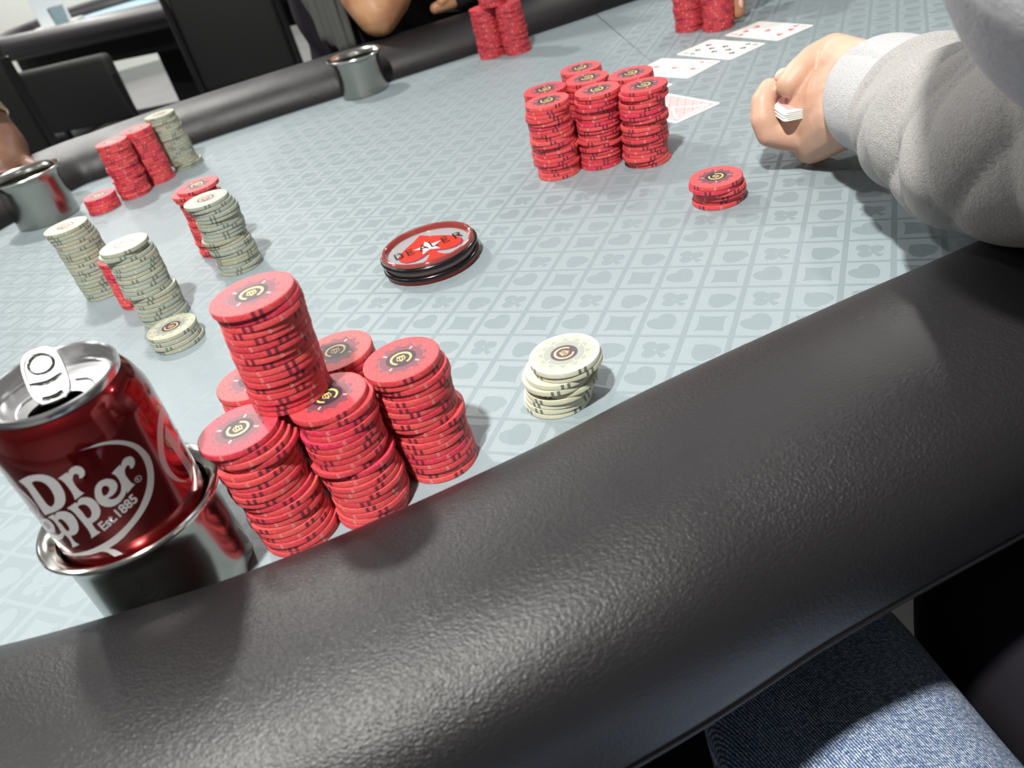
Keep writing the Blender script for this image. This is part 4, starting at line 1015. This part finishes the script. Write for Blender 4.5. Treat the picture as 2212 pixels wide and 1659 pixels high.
# ------------------------------------------------------------ person across the table, black shirt
bp = empty('person', V(40, 1640, -300)); tag(bp, 'person in a black t-shirt across the table, bare elbow over the far rail', 'person')
arm = [[(-80, 1500, 310, 48), (-68, 1430, 200, 47), (-52, 1375, 112, 42), (-44, 1350, 82, 34)],
       [(-44, 1350, 82, 34), (-22, 1372, 104, 40), (20, 1400, 175, 41), (60, 1420, 280, 34), (80, 1430, 350, 28)], [(-48, 1345, 76, 26), (-42, 1342, 70, 21)]]
o = blob('bare_arm', arm, 3.0, 6, SKIN2); here(o, bp)
o = blob('t_shirt', [[(60, 1660, -250, 150), (60, 1650, 0, 170), (40, 1640, 250, 165), (20, 1640, 420, 120)], [(-60, 1640, 330, 95), (-110, 1560, 290, 80), (-95, 1500, 250, 64)], [(-60, 1640, -150, 120), (-90, 1610, 80, 110), (-100, 1600, 280, 90)], [(170, 1640, -150, 120), (190, 1600, 60, 110), (170, 1560, 150, 90)]], 8, 4, BLACKTEE,
         fn=lambda c, n: c + n*4.0*math.sin(c.x*0.09+c.z*0.05+2*math.sin(c.z*0.03))); here(o, bp)
o = blob('sleeve_folds', [[(-128, 1470, 60, 24), (-138, 1480, 140, 26), (-146, 1500, 260, 30)], [(-112, 1455, 40, 20), (-120, 1460, 120, 22)]], 4, 3, GREYJ, fn=lambda c, n: c + n*2.4*math.sin(c.x*0.5)); here(o, bp)
o = blob('other_hand', [[(46, 1417, 56, 9), (60, 1420, 57, 10), (74, 1424, 58, 12), (90, 1430, 62, 15)], [(54, 1436, 52, 8), (72, 1438, 54, 10), (90, 1438, 60, 13)], [(50, 1448, 50, 8), (72, 1448, 54, 9), (90, 1444, 58, 12)], [(58, 1460, 48, 7), (76, 1456, 52, 9), (90, 1448, 58, 12)], [(58, 1414, 64, 7.5), (76, 1422, 68, 9), (90, 1432, 66, 12)]], 1.8, 4, SKIN2); here(o, bp)
o = blob('black_cuff', [[(90, 1432, 62, 22), (116, 1438, 70, 27), (188, 1482, 108, 40), (228, 1532, 148, 60)]], 4, 4, BLACKTEE); here(o, bp)

# ------------------------------------------------------------ person at the far left with a watch
lp = empty('person', V(-700, 1250, -300)); tag(lp, 'person at the left edge, brown wrist with a watch, behind a steel cup', 'person')
o = blob('forearm', [[(-590, 1180, 44, 34), (-594, 1208, 66, 35), (-598, 1216, 96, 31), (-625, 1236, 150, 32), (-690, 1275, 225, 38), (-760, 1330, 280, 44)], [(-606, 1165, 30, 28), (-590, 1140, 26, 20)], [(-600, 1180, 40, 30), (-570, 1150, 22, 18), (-560, 1125, 17, 11), (-566, 1108, 13, 9)], [(-600, 1160, 30, 22), (-596, 1130, 20, 13), (-600, 1108, 14, 9)], [(-620, 1160, 30, 22), (-626, 1128, 20, 12), (-630, 1106, 14, 9)], [(-636, 1170, 32, 20), (-650, 1140, 22, 11), (-654, 1120, 14, 8.5)], [(-590, 1190, 44, 18), (-560, 1180, 40, 13), (-542, 1165, 34, 10)]], 2.4, 6, SKIN3); here(o, lp)
wt = empty('wristwatch', V(-602, 1219, 104)); tag(wt, 'gold and steel wristwatch on the brown wrist at the left edge', 'watch')
d_ = Vector((-30, 22, 60)).normalized(); q = d_.to_track_quat('Z', 'Y')
def oriented(me, m, nm, parent, off=(0, 0, 0)):
    o = link(nm, me, m, parent); o.rotation_mode = 'QUATERNION'; o.rotation_quaternion = q; o.location = Vector(off)*MM; return o
for i in range(16):
    a = 2*PI*i/16; bm = bmesh.new(); box(bm, (0, 0, 0), (12, 3.6, 15), bev=0.8); bmesh.ops.translate(bm, vec=(0, 33.5, 0), verts=bm.verts); bmesh.ops.rotate(bm, cent=(0, 0, 0), matrix=Matrix.Rotation(a, 3, 'Z'), verts=bm.verts)
    oriented(mesh_bm(bm, 'link'), STEEL if i % 2 else GOLDM, 'band_link', wt) if False else oriented(mesh_bm(bm, 'link'), STEEL if i % 2 else mat('watch_gold', (0.75, 0.55, 0.25, 1), 0.2, 1.0), 'band_link', wt)
wc = lathe([(0, 0), (17, 0), (18, 2), (17.5, 8), (15.5, 9.5), (15, 8.6), (0, 8.6)], 40)
o = link('watch_case', wc, STEEL, wt); o.location = Vector((24, -22, 20))*MM; o.rotation_euler = Vector((24, -22, 20)).to_track_quat('Z', 'Y').to_euler()
sl = tube_mesh([(-705, 1288, 240), (-760, 1330, 285), (-840, 1400, 380)], [52, 62, 80], 40, 20); here(link('sleeve', mesh_bm(sl, 's', True), BLACKTEE), lp)
o = blob('shirt', [[(-980, 1420, -200, 150), (-980, 1420, 200, 160), (-960, 1430, 400, 120)], [(-840, 1400, 380, 80), (-960, 1430, 380, 110)]], 10, 3, BLACKTEE); here(o, lp)

# ------------------------------------------------------------ hand at the far stacks
fp = empty('person', V(560, 1380, -200)); tag(fp, 'person barely in view at the top, one fingertip touching the far red stacks', 'person')
o = blob('hand', [[(400, 1046, 13, 10), (403, 1050, 30, 11.5), (406, 1056, 52, 12.5), (416, 1066, 82, 13.5), (430, 1080, 98, 15), (460, 1105, 108, 26), (500, 1150, 112, 30), (560, 1230, 120, 34)],
                   [(440, 1075, 96, 13), (424, 1040, 92, 10), (412, 1030, 78, 9)], [(400, 1076, 40, 8), (408, 1082, 70, 10), (430, 1092, 96, 13)], [(394, 1092, 44, 8), (404, 1098, 72, 10), (440, 1106, 98, 14)], [(392, 1110, 54, 7), (408, 1116, 78, 9), (450, 1118, 100, 14)]], 2.0, 5, SKIN2); here(o, fp)
bm = bmesh.new(); bmesh.ops.create_uvsphere(bm, u_segments=14, v_segments=8, radius=1.0); bmesh.ops.scale(bm, vec=(3.6, 2.2, 7.2), verts=bm.verts); bmesh.ops.translate(bm, vec=(402.5, 1039.2, 22), verts=bm.verts)
here(link('fingernail', mesh_bm(bm, 'n', True), NAIL), fp)
sl = tube_mesh([(500, 1150, 112), (560, 1230, 122), (700, 1400, 150)], [40, 50, 70], 40, 24); here(link('sleeve', mesh_bm(sl, 's', True), BLACKTEE), fp)
o = blob('shirt', [[(820, 1720, -200, 150), (820, 1700, 150, 160), (800, 1700, 350, 120)], [(700, 1400, 150, 70), (780, 1600, 260, 90)]], 10, 3, BLACKTEE); here(o, fp)

# ------------------------------------------------------------ chairs in the background
chair(-535, 3110, math.radians(176), 'tall black padded chair back hiding the right part of the second table', 325, 450, 1000)
chair(-1065, 3160, math.radians(160), 'low black chair pushed under the second table, left of the tall one', 400, 440, 740)
chair(-1195, 2520, math.radians(180), 'black chair seen from behind at the left edge, nearest the watch wearer', 400, 470, 910)
chair(-1440, 3330, math.radians(172), 'black chair with a grey seat, showing beyond the one at the left edge', 400, 480, 700, seatmat=SEATGREY)
